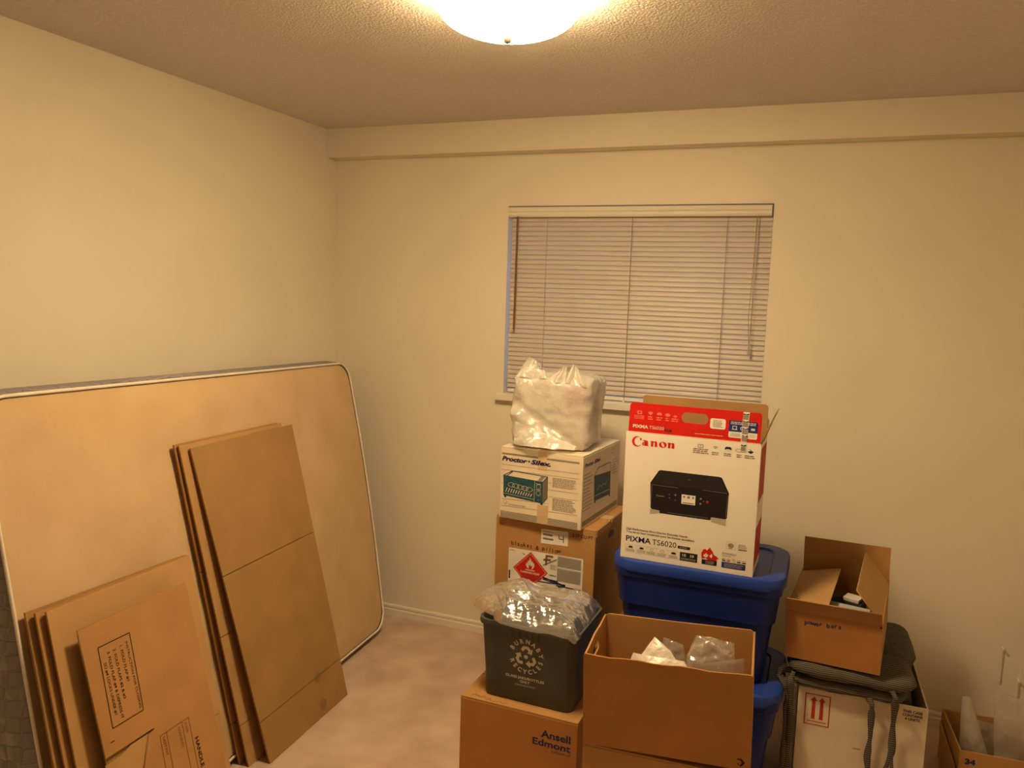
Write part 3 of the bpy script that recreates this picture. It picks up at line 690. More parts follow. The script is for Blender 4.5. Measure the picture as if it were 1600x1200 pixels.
# ------------------------------------------------------------------ carton with the recycling bin
def ansell():
    root = closed_carton('carton', 'brown carton with dark lettering carrying the grey recycling bin', .40, .33, .341, (1.285, -1.172, 0), -.0178, 'kraft_dark', 'kraft', tape=False)
    f = Face((0, 0, 0), (1, 0, 0), (0, 0, 1), host(root, 'body'))
    f.text('Ansell', .281, .2705, .0230, 'navy', .097, .025)
    f.text('Edmont', .254, .2415, .0215, 'navy', .125, .025)
    f.text('Industrial', .317, .2275, .0085, 'navy', .061)
    t = Face((0, 0, .341), (1, 0, 0), (0, 1, 0), host(root, 'flap'))
    rd = random.Random(8); zz = []
    for row, (u0, v0) in enumerate(((.030, .022), (.085, .014))):
        p = (u0, v0)
        for i in range(12):
            q = (u0+.006*(i+1), v0+rd.uniform(-.007, .007)); zz.append((p, q)); p = q
    t.lines('marker_scribble', zz, .0016, 'kraft_ink_red')
ansell()
def bin_():
    root = thing('recycling_bin', 'grey plastic recycling bin lettered in white, standing on a carton', 'bin', (1.500, -1.013, .3415), (0, 0, math.radians(-1.5)))
    w0, d0, w1, d1, h = .300, .235, .330, .272, .262
    rings = [rrect(w0, d0, .028, .0), rrect(w0+.006, d0+.006, .03, .006)]
    rings += [rrect(w0+(w1-w0)*t, d0+(d1-d0)*t, .032, h*t) for t in (.3, .6, .88)]
    MB().loft(rings+[rrect(w1, d1, .034, h-.016)] + [rrect(w1-.006, d1-.006, .031, h-.016), rrect(w0, d0, .028, .02), rrect(w0-.01, d0-.01, .02, .008)], True, True).build('body', 'bin', root, smooth=True, angle=.6)
    MB().loft([rrect(w1-.004, d1-.004, .034, h-.018), rrect(w1+.012, d1+.012, .036, h-.018), rrect(w1+.015, d1+.015, .037, h-.010), rrect(w1+.012, d1+.012, .036, h), rrect(w1-.002, d1-.002, .034, h), rrect(w1-.006, d1-.006, .032, h-.006), rrect(w1-.004, d1-.004, .034, h-.018)], False, False).build('rim', 'bin', root, smooth=True, angle=.6)
    tilt = (d1-d0)/2/h
    for i in range(5): MB().box(-.05+.022*i, -.047+.022*i, -d1/2+.001-.002, -d1/2+.012, h-.045, h-.018).build('rib', 'bin', root)
    f = Face((-w0/2, -d0/2-.0006, 0), (1, 0, 0), (0, -tilt, 1), host(root, 'body'))
    cu, cv, R = .148, .160, .0455
    it = []
    for i, ch in enumerate('BURNABY'):
        a = math.radians(152-(152-14)*i/6); it.append((ch, cu+R*math.cos(a), cv+R*math.sin(a), a-PI/2))
    for i, ch in enumerate('RECYCLES'):
        a = math.radians(205+(347-205)*i/7); it.append((ch, cu+(R+.0125)*math.cos(a), cv+(R+.0125)*math.sin(a), a+PI/2))
    f.letters(it, .0145, 'white_ink', .035, kx=.95)
    polys = []
    for k in range(3):
        a = 2*PI*k/3
        arr = [(-.014, .031), (.008, .031), (.014, .020), (.021, .024), (.012, .004), (-.004, .010), (.003, .014), (-.002, .021), (-.009, .021), (-.0175, .015)]
        arr = [(-.016, .026), (-.009, .036), (.009, .036), (.016, .026), (.023, .030), (.020, .010), (.003, .015), (.009, .019), (.003, .027), (-.003, .027), (-.009, .017), (-.017, .022)]
        polys.append([(cu+p[0]*math.cos(a)-p[1]*math.sin(a), cv+p[0]*math.sin(a)+p[1]*math.cos(a)) for p in arr])
    for p in polys: f.fill('recycling_arrow', [p], 'white_ink')
    f.fill('recycling_hub', [circ(cu, cv, .0075, 6)], 'white_ink')
    f.text('GLASS JARS/BOTTLES', .078, .081, .0085, 'white_ink', .132, .035)
    f.text('ONLY', .128, .068, .0085, 'white_ink', .034, .035)
    f.text('(LIDS IN BLUE BOX)', .111, .0575, .0045, 'white_ink', .068, .01)
    # clear film heaped over the bin
    sh = thing('plastic_film', 'crumpled clear plastic film heaped over the grey recycling bin', 'film', (1.49, -1.03, .605))
    def P(u, v_):
        # u left-right, v front-back
        ang = math.radians(-1.5)
        x = -.198+.372*u; y = -.150+.285*v_
        edge = min(u, 1-u, v_, 1-v_)
        # footprint: pointed at the left front, ragged edge
        x += -.02*math.sin(PI*v_)*(u < .5)*(1-2*u); y += .075*(max(0, .35-u)/.35)*(1-v_) - .045*(max(0, .25-u)/.25)*v_
        x += .014*noise.noise(Vector((v_*5, 1, 0)))*(abs(u-.5)*2)**3; y += .012*noise.noise(Vector((u*6, 7, 0)))*(abs(v_-.5)*2)**3
        z = .014+.040*min(1, edge*4.5)**.7
        z += .030*math.exp(-((u-.34)/.12)**2-((v_-.62)/.30)**2) + .012*v_
        q = Vector((x, y, z)); z += .020*crumple(Vector((x*.8+y*.5, y*1.9, 0)), 4.3, 7)*min(1, edge*6+.3) + .0065*(ridged(Vector((x*1.3+y, y*.45-x*.3, 0)), 20, 2.2)-.5)*min(1, edge*8+.2) + .0015*(ridged(Vector((x*.4-y, y*1.2, 0)), 40, 6.0)-.5)
        if v_ < .05 and u > .25: z -= .010*(1-v_/.05)
        if u > .94: z -= .02*(u-.94)/.06
        return (x, y, max(z, .006 if edge > .02 else -.012))
    MB().grid(P, 120, 96).build('film_sheet', 'film', sh, smooth=True)
bin_()

# ------------------------------------------------------------------ open carton with packing bags, and the carton below it
closed_carton('carton', 'plain brown carton under the open carton of plastic bags', .418, .30, .452, (1.776, -1.452, 0), .05, 'kraft', tape=False)
def open_front():
    root = thing('open_carton', 'open brown carton with a hand hole, full of plastic packing bags', 'box', (1.777, -1.455, .4535), (0, -.038, .062))
    w_, d, h, th = .43, .29, .248, .005
    top = [(0, 0), (w_, 0), (w_, h), (w_-.008, h+.003)]
    top += [(w_*(1-i/12), h+.002*math.sin(i*1.7)) for i in range(1, 12)] + [(0.004, h+.002), (0, h-.004)]
    board('front_wall', frame((0, 0, 0), (1, 0, 0), (0, 0, 1)), top, th, 'kraft_dark', root)
    bt = [(0, 0), (w_, 0), (w_, h-.006), (w_-.012, h+.002), (w_*.5, h+.001), (.012, h+.003), (0, h-.006)]
    board('back_wall', frame((w_, d, 0), (-1, 0, 0), (0, 0, 1)), bt, th, 'kraft', root)
    D = d-2*th
    lt = [(0, 0), (D, 0), (D, h-.004), (D*.8, h-.002), (D*.55, h+.004), (D*.3, h-.001), (0, h)]
    board('left_wall', frame((0, d-th, 0), (0, -1, 0), (0, 0, 1)), lt, th, 'kraft', root, [rr2(D*.34, h-.060, D*.68, h-.030, .0145)])
    rt = [(0, 0), (D, 0), (D, h), (D*.6, h-.002), (D*.25, h-.004), (0, h-.001)]
    board('right_wall', frame((w_, th, 0), (0, 1, 0), (0, 0, 1)), rt, th, 'kraft', root)
    MB().box(th, w_-th, th, d-th, .001, .006).build('bottom', 'kraft', root)
    f = Face((0, 0, 0), (1, 0, 0), (0, 0, 1), host(root, 'front_wall'))
    f.polys('arrow_mark', [[(.402, .030), (.408, .030), (.416, .020), (.408, .010), (.402, .010), (.409, .020)], [(.398, .016), (.402, .010), (.400, .019)]], 'kraft_ink')
    f.polys('arrow_mark', [[(.394, .027), (.400, .030), (.406, .024), (.400, .026)]], 'kraft_ink')
open_front()
def sheet_bag(name, label, quad, mat, amp, seed, group=None, puff=0.0, nu=26, nv=20, freq=12, sheetname='film_sheet', cat='bag'):
    q = [Vector(p) for p in quad]; O = sum(q, Vector())/4; O.z = min(p.z for p in q)
    root = thing(name, label, cat, O, group=group)
    nrm = (q[1]-q[0]).cross(q[3]-q[0]).normalized()
    for side in ((1, -1) if puff else (1,)):
        def P(u, v_):
            p = q[0].lerp(q[1], u).lerp(q[3].lerp(q[2], u), v_)
            e = math.sin(PI*u)*math.sin(PI*v_)
            return p + nrm*(side*puff*e**.6 + amp*crumple(p, seed+side, freq)*(.35+.65*e**.3)) + Vector((0, 0, amp*.4*crumple(p, seed+3, freq*.7))) - O
        MB().grid(P, nu, nv).build(sheetname, mat, root, smooth=True)
    return root
GP = 'plastic bags in the open carton'
sheet_bag('packing_bag', 'folded white plastic packet peaking up in the open carton', [(1.85, -1.36, .60), (2.06, -1.36, .60), (1.975, -1.318, .692), (1.925, -1.300, .716)], 'bag_paper', .010, 2, GP, .014, freq=17)
sheet_bag('packing_bag', 'white plastic packet lying low in front in the open carton', [(1.855, -1.405, .600), (2.085, -1.405, .600), (2.015, -1.35, .688), (1.882, -1.37, .692)], 'bag_paper', .008, 6, GP, .012, freq=15)
sheet_bag('packing_bag', 'puffed clear plastic bag at the rear of the open carton', [(1.985, -1.30, .60), (2.145, -1.28, .60), (2.132, -1.245, .722), (2.03, -1.255, .722)], 'film', .016, 9, GP, .035, 34, 28, freq=19)
sheet_bag('packing_bag', 'small crinkled clear bag beside the folded white packet', [(1.94, -1.29, .62), (2.02, -1.29, .62), (2.0, -1.275, .698), (1.945, -1.28, .712)], 'film', .014, 15, GP, .014, 22, 18, 24)
sheet_bag('packing_bag', 'flat milky plastic bag at the right wall of the open carton', [(2.03, -1.395, .60), (2.172, -1.38, .60), (2.168, -1.372, .735), (2.046, -1.385, .700)], 'film_milky', .003, 19, GP, .006)

# ------------------------------------------------------------------ blue totes
def tote(label, x0, x1, y0, y1, z0, z1):
    root = thing('storage_tote', label, 'tote', ((x0+x1)/2, (y0+y1)/2, z0))
    Wd, D, h = x1-x0, y1-y0, z1-z0
    wt, dt, wb, db = Wd-.042, D-.042, Wd-.115, D-.10
    def sec(t, grow=0.0, r=.055): return rrect(wb+(wt-wb)*t+grow, db+(dt-db)*t+grow, r, (h-.03)*t, 7)
    rings = [sec(0, -.012, .045), sec(.02, 0), sec(.55), sec(.612, .0), sec(.622, .016), sec(.90, .016), sec(.915, .028), sec(1.0, .028)]
    MB().loft(rings).build('body', 'tote', root, smooth=True, angle=.5)
    zl = h-.040
    R = .085
    lid = [rrect(Wd-.016, D-.016, R-.008, zl, 9), rrect(Wd-.004, D-.004, R-.002, zl+.001, 9), rrect(Wd, D, R, zl+.006, 9), rrect(Wd-.002, D-.002, R, zl+.030, 9), rrect(Wd-.008, D-.008, R-.003, zl+.037, 9), rrect(Wd-.020, D-.020, R-.008, zl+.040, 9),
           rrect(Wd-.105, D-.105, R-.035, zl+.040, 9), rrect(Wd-.115, D-.115, R-.04, zl+.034, 9)]
    MB().loft(lid).build('lid', 'tote_lid', root, smooth=True, angle=.45)
    return root
tote('lower blue storage tote, standing on the floor beneath another blue tote', 1.685, 2.258, -.835, -.415, 0, .375)
tote('upper blue storage tote with the printer box standing on its lid', 1.664, 2.243, -.803, -.383, .3755, .7505)

# ------------------------------------------------------------------ printer box
def printer_box():
    root = thing('printer_box', 'tall white and red printer carton with its top flaps standing open', 'box', (1.697, -.777, .7512), (0, 0, math.radians(-1.356)))
    w_, d, h, th = .441, .198, .437, .004
    board('front_wall', frame((0, 0, 0), (1, 0, 0), (0, 0, 1)), rect(0, 0, w_, h), th, 'glossy_white', root)
    board('back_wall', frame((w_, d, 0), (-1, 0, 0), (0, 0, 1)), rect(0, 0, w_, h), th, 'kraft_old', root)
    board('left_wall', frame((0, d-th, 0), (0, -1, 0), (0, 0, 1)), rect(0, 0, d-2*th, h), th, 'glossy_white', root)
    rw = board('right_wall', frame((w_, th, 0), (0, 1, 0), (0, 0, 1)), rect(0, 0, d-2*th, h), th, 'glossy_white', root)
    MB().box(th, w_-th, th, d-th, .0005, .005).build('bottom', 'kraft_old', root)
    s = Face((w_, 0, 0), (0, 1, 0), (0, 0, 1), host(root, 'right_wall')); s.rects('red_band', [(.006, .03, d-.006, .16), (.02, .24, d-.006, .42)], 'red_soft')
    # red front flap with rounded corners and a hand slot
    hole = rr2(.183, .486, .270, .520, .016)
    hl = [(p[0]-.003, p[1]-h-.002) for p in hole]
    fl = rect(.004, .0, w_-.002, .09) ; fo = [(.006, 0), (w_-.004, 0), (w_-.003, .090), (w_-.006, .098), (w_-.012, .100), (.020, .100), (.012, .098), (.008, .090)]
    frr = frame((0, .002, h+.002), (1, 0, 0), (0, .02, 1))
    board('front_flap', frr, fo, .003, 'red', root, [[(p[0], p[1]-h-.002) for p in hole]])
    MB().box(.002, w_-.002, .0005, .004, h-.002, h+.0035).build('flap_crease', 'white_card', root)
    # brown rear flap seen from inside, side flap leaning out
    fr2 = frame((0, d-.006, h), (1, 0, 0), (0, .03, 1))
    board('rear_flap', fr2, [(.006, 0), (w_-.002, 0), (w_-.002, .096), (w_-.006, .104), (w_-.014, .107), (.014, .107), (.008, .104), (.006, .098)], .003, 'kraft_old', root)
    b_ = MB(); prof = [(w_-.002, h), (w_+.008, h+.030), (w_+.021, h+.066), (w_+.036, h+.104)]
    b_.loft([[(x-.0015, y, z) for x, z in prof]+[(x+.0015, y, z) for x, z in prof[::-1]] for y in (.012, d-.05)]); b_.build('side_flap', 'kraft_old', root)
    b_ = MB(); prof = [(.003, h-.001), (.02, h-.03), (.05, h-.055)]
    b_.loft([[(x-.0015, y, z) for x, z in prof]+[(x+.0015, y, z) for x, z in prof[::-1]] for y in (.012, d-.02)]); b_.build('side_flap', 'kraft_old', root)
    # ---- print on the red flap
    g = Face((0, .002-.0002, h+.002), (1, 0, 0), (0, .02, 1), host(root, 'front_flap')); o = -(h+.002)
    def G(v): return v+o
    # icons
    g.rects('icon', [(.034, G(.501), .050, G(.513))], 'pink'); g.rects('icon', [(.038, G(.5045), .046, G(.5095))], 'red', 2)
    g.polys('icon', [[(.070, G(.509)), (.079, G(.500)), (.088, G(.509)), (.084, G(.512)), (.074, G(.512))]], 'pink')
    g.polys('icon', [[(.101, G(.503)), (.117, G(.503)), (.117, G(.509)), (.114, G(.512)), (.104, G(.512)), (.101, G(.509))]], 'pink')
    g.polys('icon', [circ(.137, G(.506), .0088, 14, .0058)], 'pink')
    g.polys('icon', [[(.154, G(.503)), (.163, G(.499)), (.171, G(.505)), (.161, G(.507)), (.158, G(.512)), (.160, G(.506))]], 'pink')
    for u0, u1, r_ in ((.024, .061, 3), (.071, .087, 2), (.100, .119, 2), (.130, .143, 2), (.150, .175, 2)): g.microtext('icon_caption', u0, u1, G(.484), G(.498), r_, 'pink', 1, int(u0*1000), .55, .1)
    g.text('PIXMA', .021, G(.4545), .0105, 'white_ink', .053, .045); g.text('TS6020', .0765, G(.4545), .0105, 'white_ink', .050, .0)
    g.polys('dark_pill', [rr2(.130, G(.4510), .153, G(.4570), .0028)], 'black'); g.microtext('pill_text', .134, .149, G(.4528), G(.4555), 1, 'grey_ink', 2)
    g.polys('white_label', [rr2(.277, G(.475), .326, G(.509), .006)], 'paper'); g.microtext('label_print', .286, .317, G(.480), G(.505), 6, 'grey_text', 2, 12, .4, .2)
    g.polys('blue_label_paper', [rr2(.337, G(.452), .426, G(.508), .004)], 'paper'); g.rects('blue_label', [(.337, G(.472), .426, G(.504))], 'blue_ink', 2); g.polys('blue_label', [rr2(.337, G(.495), .426, G(.508), .004)], 'blue_ink', 2)
    g.microtext('label_print', .342, .422, G(.495), G(.505), 2, 'white_ink', 3, 21, .5, .1)
    g.lines('icon', [((.349, G(.480)), (.361, G(.480))), ((.349, G(.490)), (.361, G(.490))), ((.349, G(.480)), (.349, G(.490))), ((.361, G(.480)), (.361, G(.490))), ((.3465, G(.479)), (.3635, G(.479)))], .002, 'white_ink', 3)
    g.lines('icon', [((.374, G(.480)), (.382, G(.480))), ((.374, G(.488)), (.382, G(.488))), ((.374, G(.480)), (.374, G(.488)))], .002, 'white_ink', 3)
    g.rects('icon', [(.406, G(.480), .418, G(.487))], 'white_ink', 3)
    g.microtext('label_print', .342, .375, G(.456), G(.468), 4, 'light_ink', 2, 22, .4, .1); g.microtext('label_print', .402, .422, G(.456), G(.468), 4, 'light_ink', 2, 23, .4, .1)
    g.microtext('small_line', .229, .321, G(.4515), G(.455), 1, 'yellow', 1, 24, .7, .02)
    # security tape down the flap and the front
    g.polys('seal_tape', [[(.377, G(.4395)), (.396, G(.4395)), (.399, G(.5385)), (.3795, G(.5385))]], 'paper', 4)
    g.rects('seal_tape_print', [(.379+.00018*i, G(.443+.0235*i), .396+.00018*i, G(.458+.0235*i)) for i in range(4)], 'grey_ink', 5)
    g.polys('seal_tape_print', [[(.380, G(.459+.0235*i)), (.397, G(.459+.0235*i)), (.397, G(.464+.0235*i)), (.388, G(.4605+.0235*i)), (.380, G(.464+.0235*i))] for i in range(4)], 'navy', 5)
    # ---- print on the front
    f = Face((0, 0, 0), (1, 0, 0), (0, 0, 1), host(root, 'front_wall'))
    f.polys('seal_tape', [[(.377, .411), (.394, .409), (.396, .4365), (.3775, .4365)]], 'paper', 4); f.rects('seal_tape_print', [(.379, .413, .393, .4265)], 'grey_ink', 5); f.polys('seal_tape_print', [[(.379, .428), (.394, .428), (.394, .434), (.386, .430), (.379, .434)]], 'navy', 5)
    # maker's name in heavy serif letters
    def Cc(cx, cy, r):
        out = circ(cx, cy, r, 34, r*1.02, math.radians(42), math.radians(325)); inn = circ(cx+r*.22, cy+r*.04, r*.74, 34, r*.84, math.radians(318), math.radians(52)); return [out+inn]
    y0 = .3955; xh = .0185
    red = []
    red += Cc(.0385, .4075, .0172)
    red.append([(.0475, .4185), (.0545, .4205), (.0535, .4135), (.0495, .4125)])
    f.fill('maker_name', [red[0]], 'red', 1); f.fill('maker_name', [red[1]], 'red', 1)
    # a
    f.fill('maker_name', [[(.0705, y0), (.0705, y0+.0125), (.0690, y0+.0165), (.0655, y0+.0185), (.0605, y0+.0190), (.0580, y0+.0172), (.0600, y0+.0160), (.0630, y0+.0160), (.0640, y0+.0125), (.0590, y0+.0112), (.0562, y0+.0075), (.0570, y0+.0025), (.0605, y0-.0003), (.0640, y0+.0022), (.0650, y0)],
                           [(.0637, y0+.0090), (.0612, y0+.0080), (.0605, y0+.0050), (.0622, y0+.0032), (.0640, y0+.0050)]], 'red', 1)
    f.fill('maker_name', [[(.0700, y0+.010), (.0700, y0), (.0790, y0), (.0788, y0+.0016), (.0766, y0+.0030), (.0766, y0+.0125), (.0745, y0+.0175), (.0690, y0+.0190), (.0640, y0+.0187), (.0690, y0+.0160)]], 'red', 1)
    def nn(x):
        f.fill('maker_name', [[(x, y0), (x+.0080, y0), (x+.0080, y0+.0135), (x+.0105, y0+.0150), (x+.0125, y0+.0130), (x+.0125, y0), (x+.0218, y0), (x+.0210, y0+.0140), (x+.0195, y0+.0180), (x+.0150, y0+.0192), (x+.0085, y0+.0165), (x+.0080, y0+.0190), (x-.0030, y0+.0178), (x-.0030, y0+.0165), (x, y0+.0155)]], 'red', 1)
    nn(.0865); nn(.1440)
    f.fill('maker_name', [circ(.1265, y0+.0095, .0132, 30, .0102), [(.1265+.0042*math.cos(a)-.0028*math.sin(a), y0+.0095+.0078*math.sin(a)) for a in [2*PI*i/22 for i in range(22)]]], 'red', 1)
    # icons with captions
    f.fill('icon', [rr2(.242, .408, .260, .420, .002), rr2(.2436, .4096, .2584, .4184, .001)], 'grey_text'); f.fill('icon', [circ(.251, .414, .0025, 12), circ(.251, .414, .0014, 12)], 'grey_text')
    for r_ in (.004, .0075, .011): f.fill('icon', [circ(.299, .408, r_, 12, r_, PI*.25, PI*.75)+circ(.299, .408, r_-.0014, 12, r_-.0014, PI*.75, PI*.25)], 'grey_text')
    f.polys('icon', [[(.329, .411), (.350, .411), (.350, .417), (.346, .4205), (.333, .4205), (.329, .417)]], 'navy'); f.polys('icon', [[(.333, .409), (.346, .409), (.345, .413), (.334, .413)]], 'glossy_white', 2)
    f.fill('icon', [circ(.372, .412, .0095, 18, .0055), circ(.372, .412, .0080, 18, .0042)], 'grey_text')
    f.polys('icon', [[(.400, .411), (.410, .405), (.420, .412), (.411, .4155)]], 'navy'); f.lines('icon', [((.404, .419), (.412, .4165))], .0015, 'navy')
    for u0, u1, r_ in ((.228, .278, 3), (.288, .311, 2), (.327, .352, 2), (.367, .383, 2), (.392, .424, 2)): f.microtext('icon_caption', u0, u1, .388, .388+.0062*r_, r_, 'grey_text', 1, int(u0*999), .5, .12)
    # the printer picture
    body = [(.0915, .272), (.096, .187), (.100, .1815), (.127, .180), (.128, .171), (.297, .1705), (.299, .181), (.344, .180), (.349, .184), (.351, .268), (.326, .316), (.319, .3185), (.124, .3185), (.118, .316)]
    f.fill('printer_picture_body', [body], 'black', 1)
    f.polys('printer_picture_top', [[(.099, .2735), (.122, .3145), (.320, .3150), (.345, .2700), (.325, .271)]], 'blackish', 2)
    f.lines('printer_picture_edge', [((.098, .266), (.185, .2655)), ((.098, .266), (.0965, .190)), ((.265, .2685), (.345, .2670)), ((.349, .262), (.345, .186)), ((.155, .177), (.290, .1765))], .0016, 'grey_text', 3)
    for p in ([(.095, .181), (.128, .180), (.128, .171), (.095, .163)], [(.299, .181), (.347, .180), (.347, .158), (.299, .166)]): f.polys('printer_picture_reflection', [p], 'light_ink', 1)
    f.rects('printer_picture_screen', [(.199, .2135, .2445, .2455)], 'paper', 3)
    f.rects('printer_picture_screen_icon', [(.204, .235, .210, .241), (.218, .234, .226, .2415), (.234, .235, .240, .241), (.203, .217, .241, .2195)], 'grey_text', 4)
    f.text('Canon', .1135, .2285, .005, 'grey_ink', .027, .03, layer=3)
    for u, v_, r_, mt in ((.178, .240, .0038, 'grey_text'), (.158, .240, .002, 'grey_text'), (.159, .228, .002, 'grey_text'), (.178, .222, .002, 'grey_text'), (.262, .238, .0035, 'grey_ink'), (.284, .230, .0042, 'red_soft'), (.262, .2215, .0035, 'grey_ink'), (.271, .231, .002, 'grey_text')): f.polys('printer_picture_button', [circ(u, v_, r_, 12)], mt, 3)
    f.lines('printer_picture_logo', [((.217, .2975), (.225, .2975))], .0025, 'grey_text', 3)
    # captions at the foot
    f.text('High Performance All-in-One for Everyday Needs', .017, .0990, .0072, 'blackish', .208, .014)
    f.text('Tout-en-un haut rendement pour les travaux quotidiens', .017, .0888, .0072, 'blackish', .232, .014)
    f.text('PIXMA', .017, .0590, .0190, 'navy', .087, .018); f.text('TS6020', .1085, .0590, .0188, 'black', .082, .0)
    f.polys('dark_pill', [rr2(.1955, .059, .2365, .0685, .002)], 'black'); f.microtext('pill_text', .202, .230, .0618, .0660, 1, 'light_ink', 2)
    f.fill('icon_frame', [rect(.016, .019, .203, .0475), rect(.0166, .0196, .2024, .0469)], 'light_ink')
    f.lines('icon_frame', [((u, .020), (u, .047)) for u in (.055, .091, .125, .164)], .0007, 'light_ink')
    for i, (u, hw) in enumerate(((.035, .007), (.073, .007), (.108, .006), (.144, .007), (.183, .008))):
        if i in (2, 3): f.fill('icon', [circ(u, .039, hw, 14, .0045), circ(u, .039, hw-.001, 14, .0035)], 'grey_text')
        else: f.polys('icon', [[(u-hw, .036), (u+hw, .036), (u+hw, .040), (u+hw*.6, .043), (u-hw*.6, .043), (u-hw, .040)]], 'blackish')
        f.microtext('icon_caption', u-.015, u+.015, .0215, .0330, 3, 'grey_ink', 1, 40+i, .45, .15)
    f.rects('speed_panel', [(.2045, .0195, .2625, .0485)], 'black')
    f.text('15', .212, .0345, .0085, 'white_ink', .0125, .03, layer=2); f.text('10', .2385, .0345, .0085, 'white_ink', .0125, .03, layer=2)
    f.microtext('speed_caption', .208, .259, .0225, .0300, 2, 'light_ink', 2, 50, .4, .05)
    leaf = [(.276, .037), (.274, .056), (.280, .069), (.288, .071), (.292, .067), (.297, .073), (.302, .079), (.3035, .074), (.309, .068), (.313, .061), (.315, .055), (.323, .052), (.332, .044), (.325, .042), (.326, .036), (.312, .0345), (.296, .036), (.290, .041)]
    f.fill('leaf_emblem', [leaf], 'red', 1)
    f.fill('leaf_emblem_white', [[(.281, .047), (.284, .055), (.287, .052), (.290, .060), (.293, .053), (.298, .054), (.296, .047), (.290, .042)]], 'paper', 2)
    f.fill('leaf_emblem_white', [[(.301, .051), (.306, .055), (.308, .059), (.311, .050), (.308, .043), (.303, .047)]], 'paper', 2)
    f.rects('black_caption', [(.277, .019, .326, .0355)], 'black', 1); f.microtext('black_caption_text', .289, .319, .0215, .0325, 4, 'light_ink', 2, 51, .4, .1)
    f.fill('badge', [rect(.3525, .082, .382, .108), rect(.3531, .0826, .3814, .1074)], 'light_ink'); f.fill('badge', [circ(.3675, .095, .0095, 18, .0075)], 'grey_ink'); f.microtext('badge_text', .361, .374, .0845, .0875, 1, 'grey_ink')
    f.microtext('badge_text', .391, .420, .089, .104, 4, 'grey_ink', 1, 52, .4, .2); f.rects('badge', [(.391, .084, .419, .0865)], 'navy')
    f.microtext('fine_print', .341, .397, .061, .070, 2, 'grey_ink', 1, 53, .4, .3); f.microtext('fine_print', .341, .373, .055, .059, 1, 'grey_ink', 1, 54, .5, .1)
    for u, mt in ((.342, 'navy'), (.3575, 'red_soft'), (.3745, 'yellow'), (.390, 'navy'), (.4065, 'black')): f.rects('ink_swatch', [(u, .0405, u+.0115, .0445)], mt); f.microtext('ink_caption', u, u+.0115, .0465, .0505, 1, 'grey_ink', 1, int(u*1e4), .5, .05)
    f.rects('blue_caption', [(.3415, .018, .4175, .0375)], 'blue_ink'); f.microtext('blue_caption_text', .350, .410, .0205, .035, 3, 'light_ink', 2, 55, .4, .1)
printer_box()

# ------------------------------------------------------------------ white carton, cushions, small open carton
def white_box():
    root = open_carton('open_carton', 'white carton printed with red up arrows, stuffed with grey cushions', .389, .354, .368, (2.305, -.68, 0), (0, 0, .026), 'white_card')
    f = Face((0, 0, 0), (1, 0, 0), (0, 0, 1), host(root, 'front_wall'))
    f.fill('arrow_frame', [rect(.022, .240, .101, .349), rect(.0255, .2435, .0975, .3455)], 'red_soft')
    for u in (.0495, .0748): f.fill('up_arrow', [[(u-.006, .262), (u+.006, .262), (u+.005, .325), (u+.011, .325), (u, .340), (u-.011, .325), (u-.005, .325)]], 'red_soft')
    f.lines('arrow_base', [((.032, .2535), (.091, .2535))], .0028, 'red_soft')
    for i, (tx, wd) in enumerate((('THIS CASE', .058), ('CONTAINS', .058), ('4 UNITS', .044))): f.text(tx, .345, .3455-.0125*i, .0085, 'navy', wd, .035, align='C')
    f.rects('smudge', [(.178, .186, .202, .190)], 'grey_ink')
white_box()
POW = Vector((2.253, -.699, .470)); PYAW, PTILT, PROLL = -.112, .096, .024
def cushion(label, x0, x1, y0, y1, z0, z1, mat, seed, lobes=()):
    O = Vector(((x0+x1)/2, (y0+y1)/2, z0)); root = thing('chair_cushion', label, 'cushion', O, group='grey cushions in the white carton')
    n = 40; W_, D_, T_ = x1-x0, y1-y0, z1-z0
    def P(sgn):
        def g(u, v_):
            x, y = 2*u-1, 2*v_-1
            # rounded footprint
            k = 5.0; L = max(1e-6, (abs(x)**k+abs(y)**k)**(1/k)); m = max(abs(x), abs(y)); x2, y2 = x/L*m, y/L*m
            ed = max(0.0, 1-m**6)
            z = T_/2*(1+sgn*ed**.42)
            q = Vector((x2*W_/2, y2*D_/2, z))
            q.z += sgn*.004*noise.noise(Vector((q.x*14+seed, q.y*14, sgn)))*ed**.3
            q.x += .008*noise.noise(Vector((seed, q.y*9, 0)))*m**4; q.y += .008*noise.noise(Vector((q.x*9, seed, 0)))*m**4
            for lx, ly, lr, lh in lobes: q.z += max(0, sgn)*lh*math.exp(-((q.x+O.x-lx)/lr)**2-((q.y+O.y-ly)/(lr*1.6))**2)*ed**.3
            return q
        return g
    mb = MB(); mb.grid(P(1), n, n); mb.grid(P(-1), n, n)
    o = mb.build('pad', mat, root, smooth=True)
    bm = bmesh.new(); bm.from_mesh(o.data); bmesh.ops.remove_doubles(bm, verts=bm.verts[:], dist=.0004); bmesh.ops.recalc_face_normals(bm, faces=bm.faces[:]); bm.to_mesh(o.data); bm.free()
    for p in o.data.polygons: p.use_smooth = True
    return root
def tie(root, pts, r, seed):
    rd = random.Random(seed); P = [Vector(p)-root.location for p in pts]; Q = []
    for i in range(len(P)-1):
        for k in range(6): Q.append(P[i].lerp(P[i+1], k/6))
    Q.append(P[-1]); rs = [r*(1+.28*math.sin(i*.55+seed)+rd.uniform(-.06, .06)) for i in range(len(Q))]
    MB().tube(Q, rs, 8, .45, up=(0, -1, 0.01)).build('tie', 'cushion', root, smooth=True)
c1 = cushion('lower grey striped cushion lying across the rim of the white carton', 2.274, 2.632, -.712, -.505, .3705, .4150, 'cushion', 1)
c2 = cushion('upper grey striped cushion directly under the small open carton', 2.258, 2.652, -.728, -.505, .4165, .4690, 'cushion', 4, ((2.635, -.60, .05, .010),))
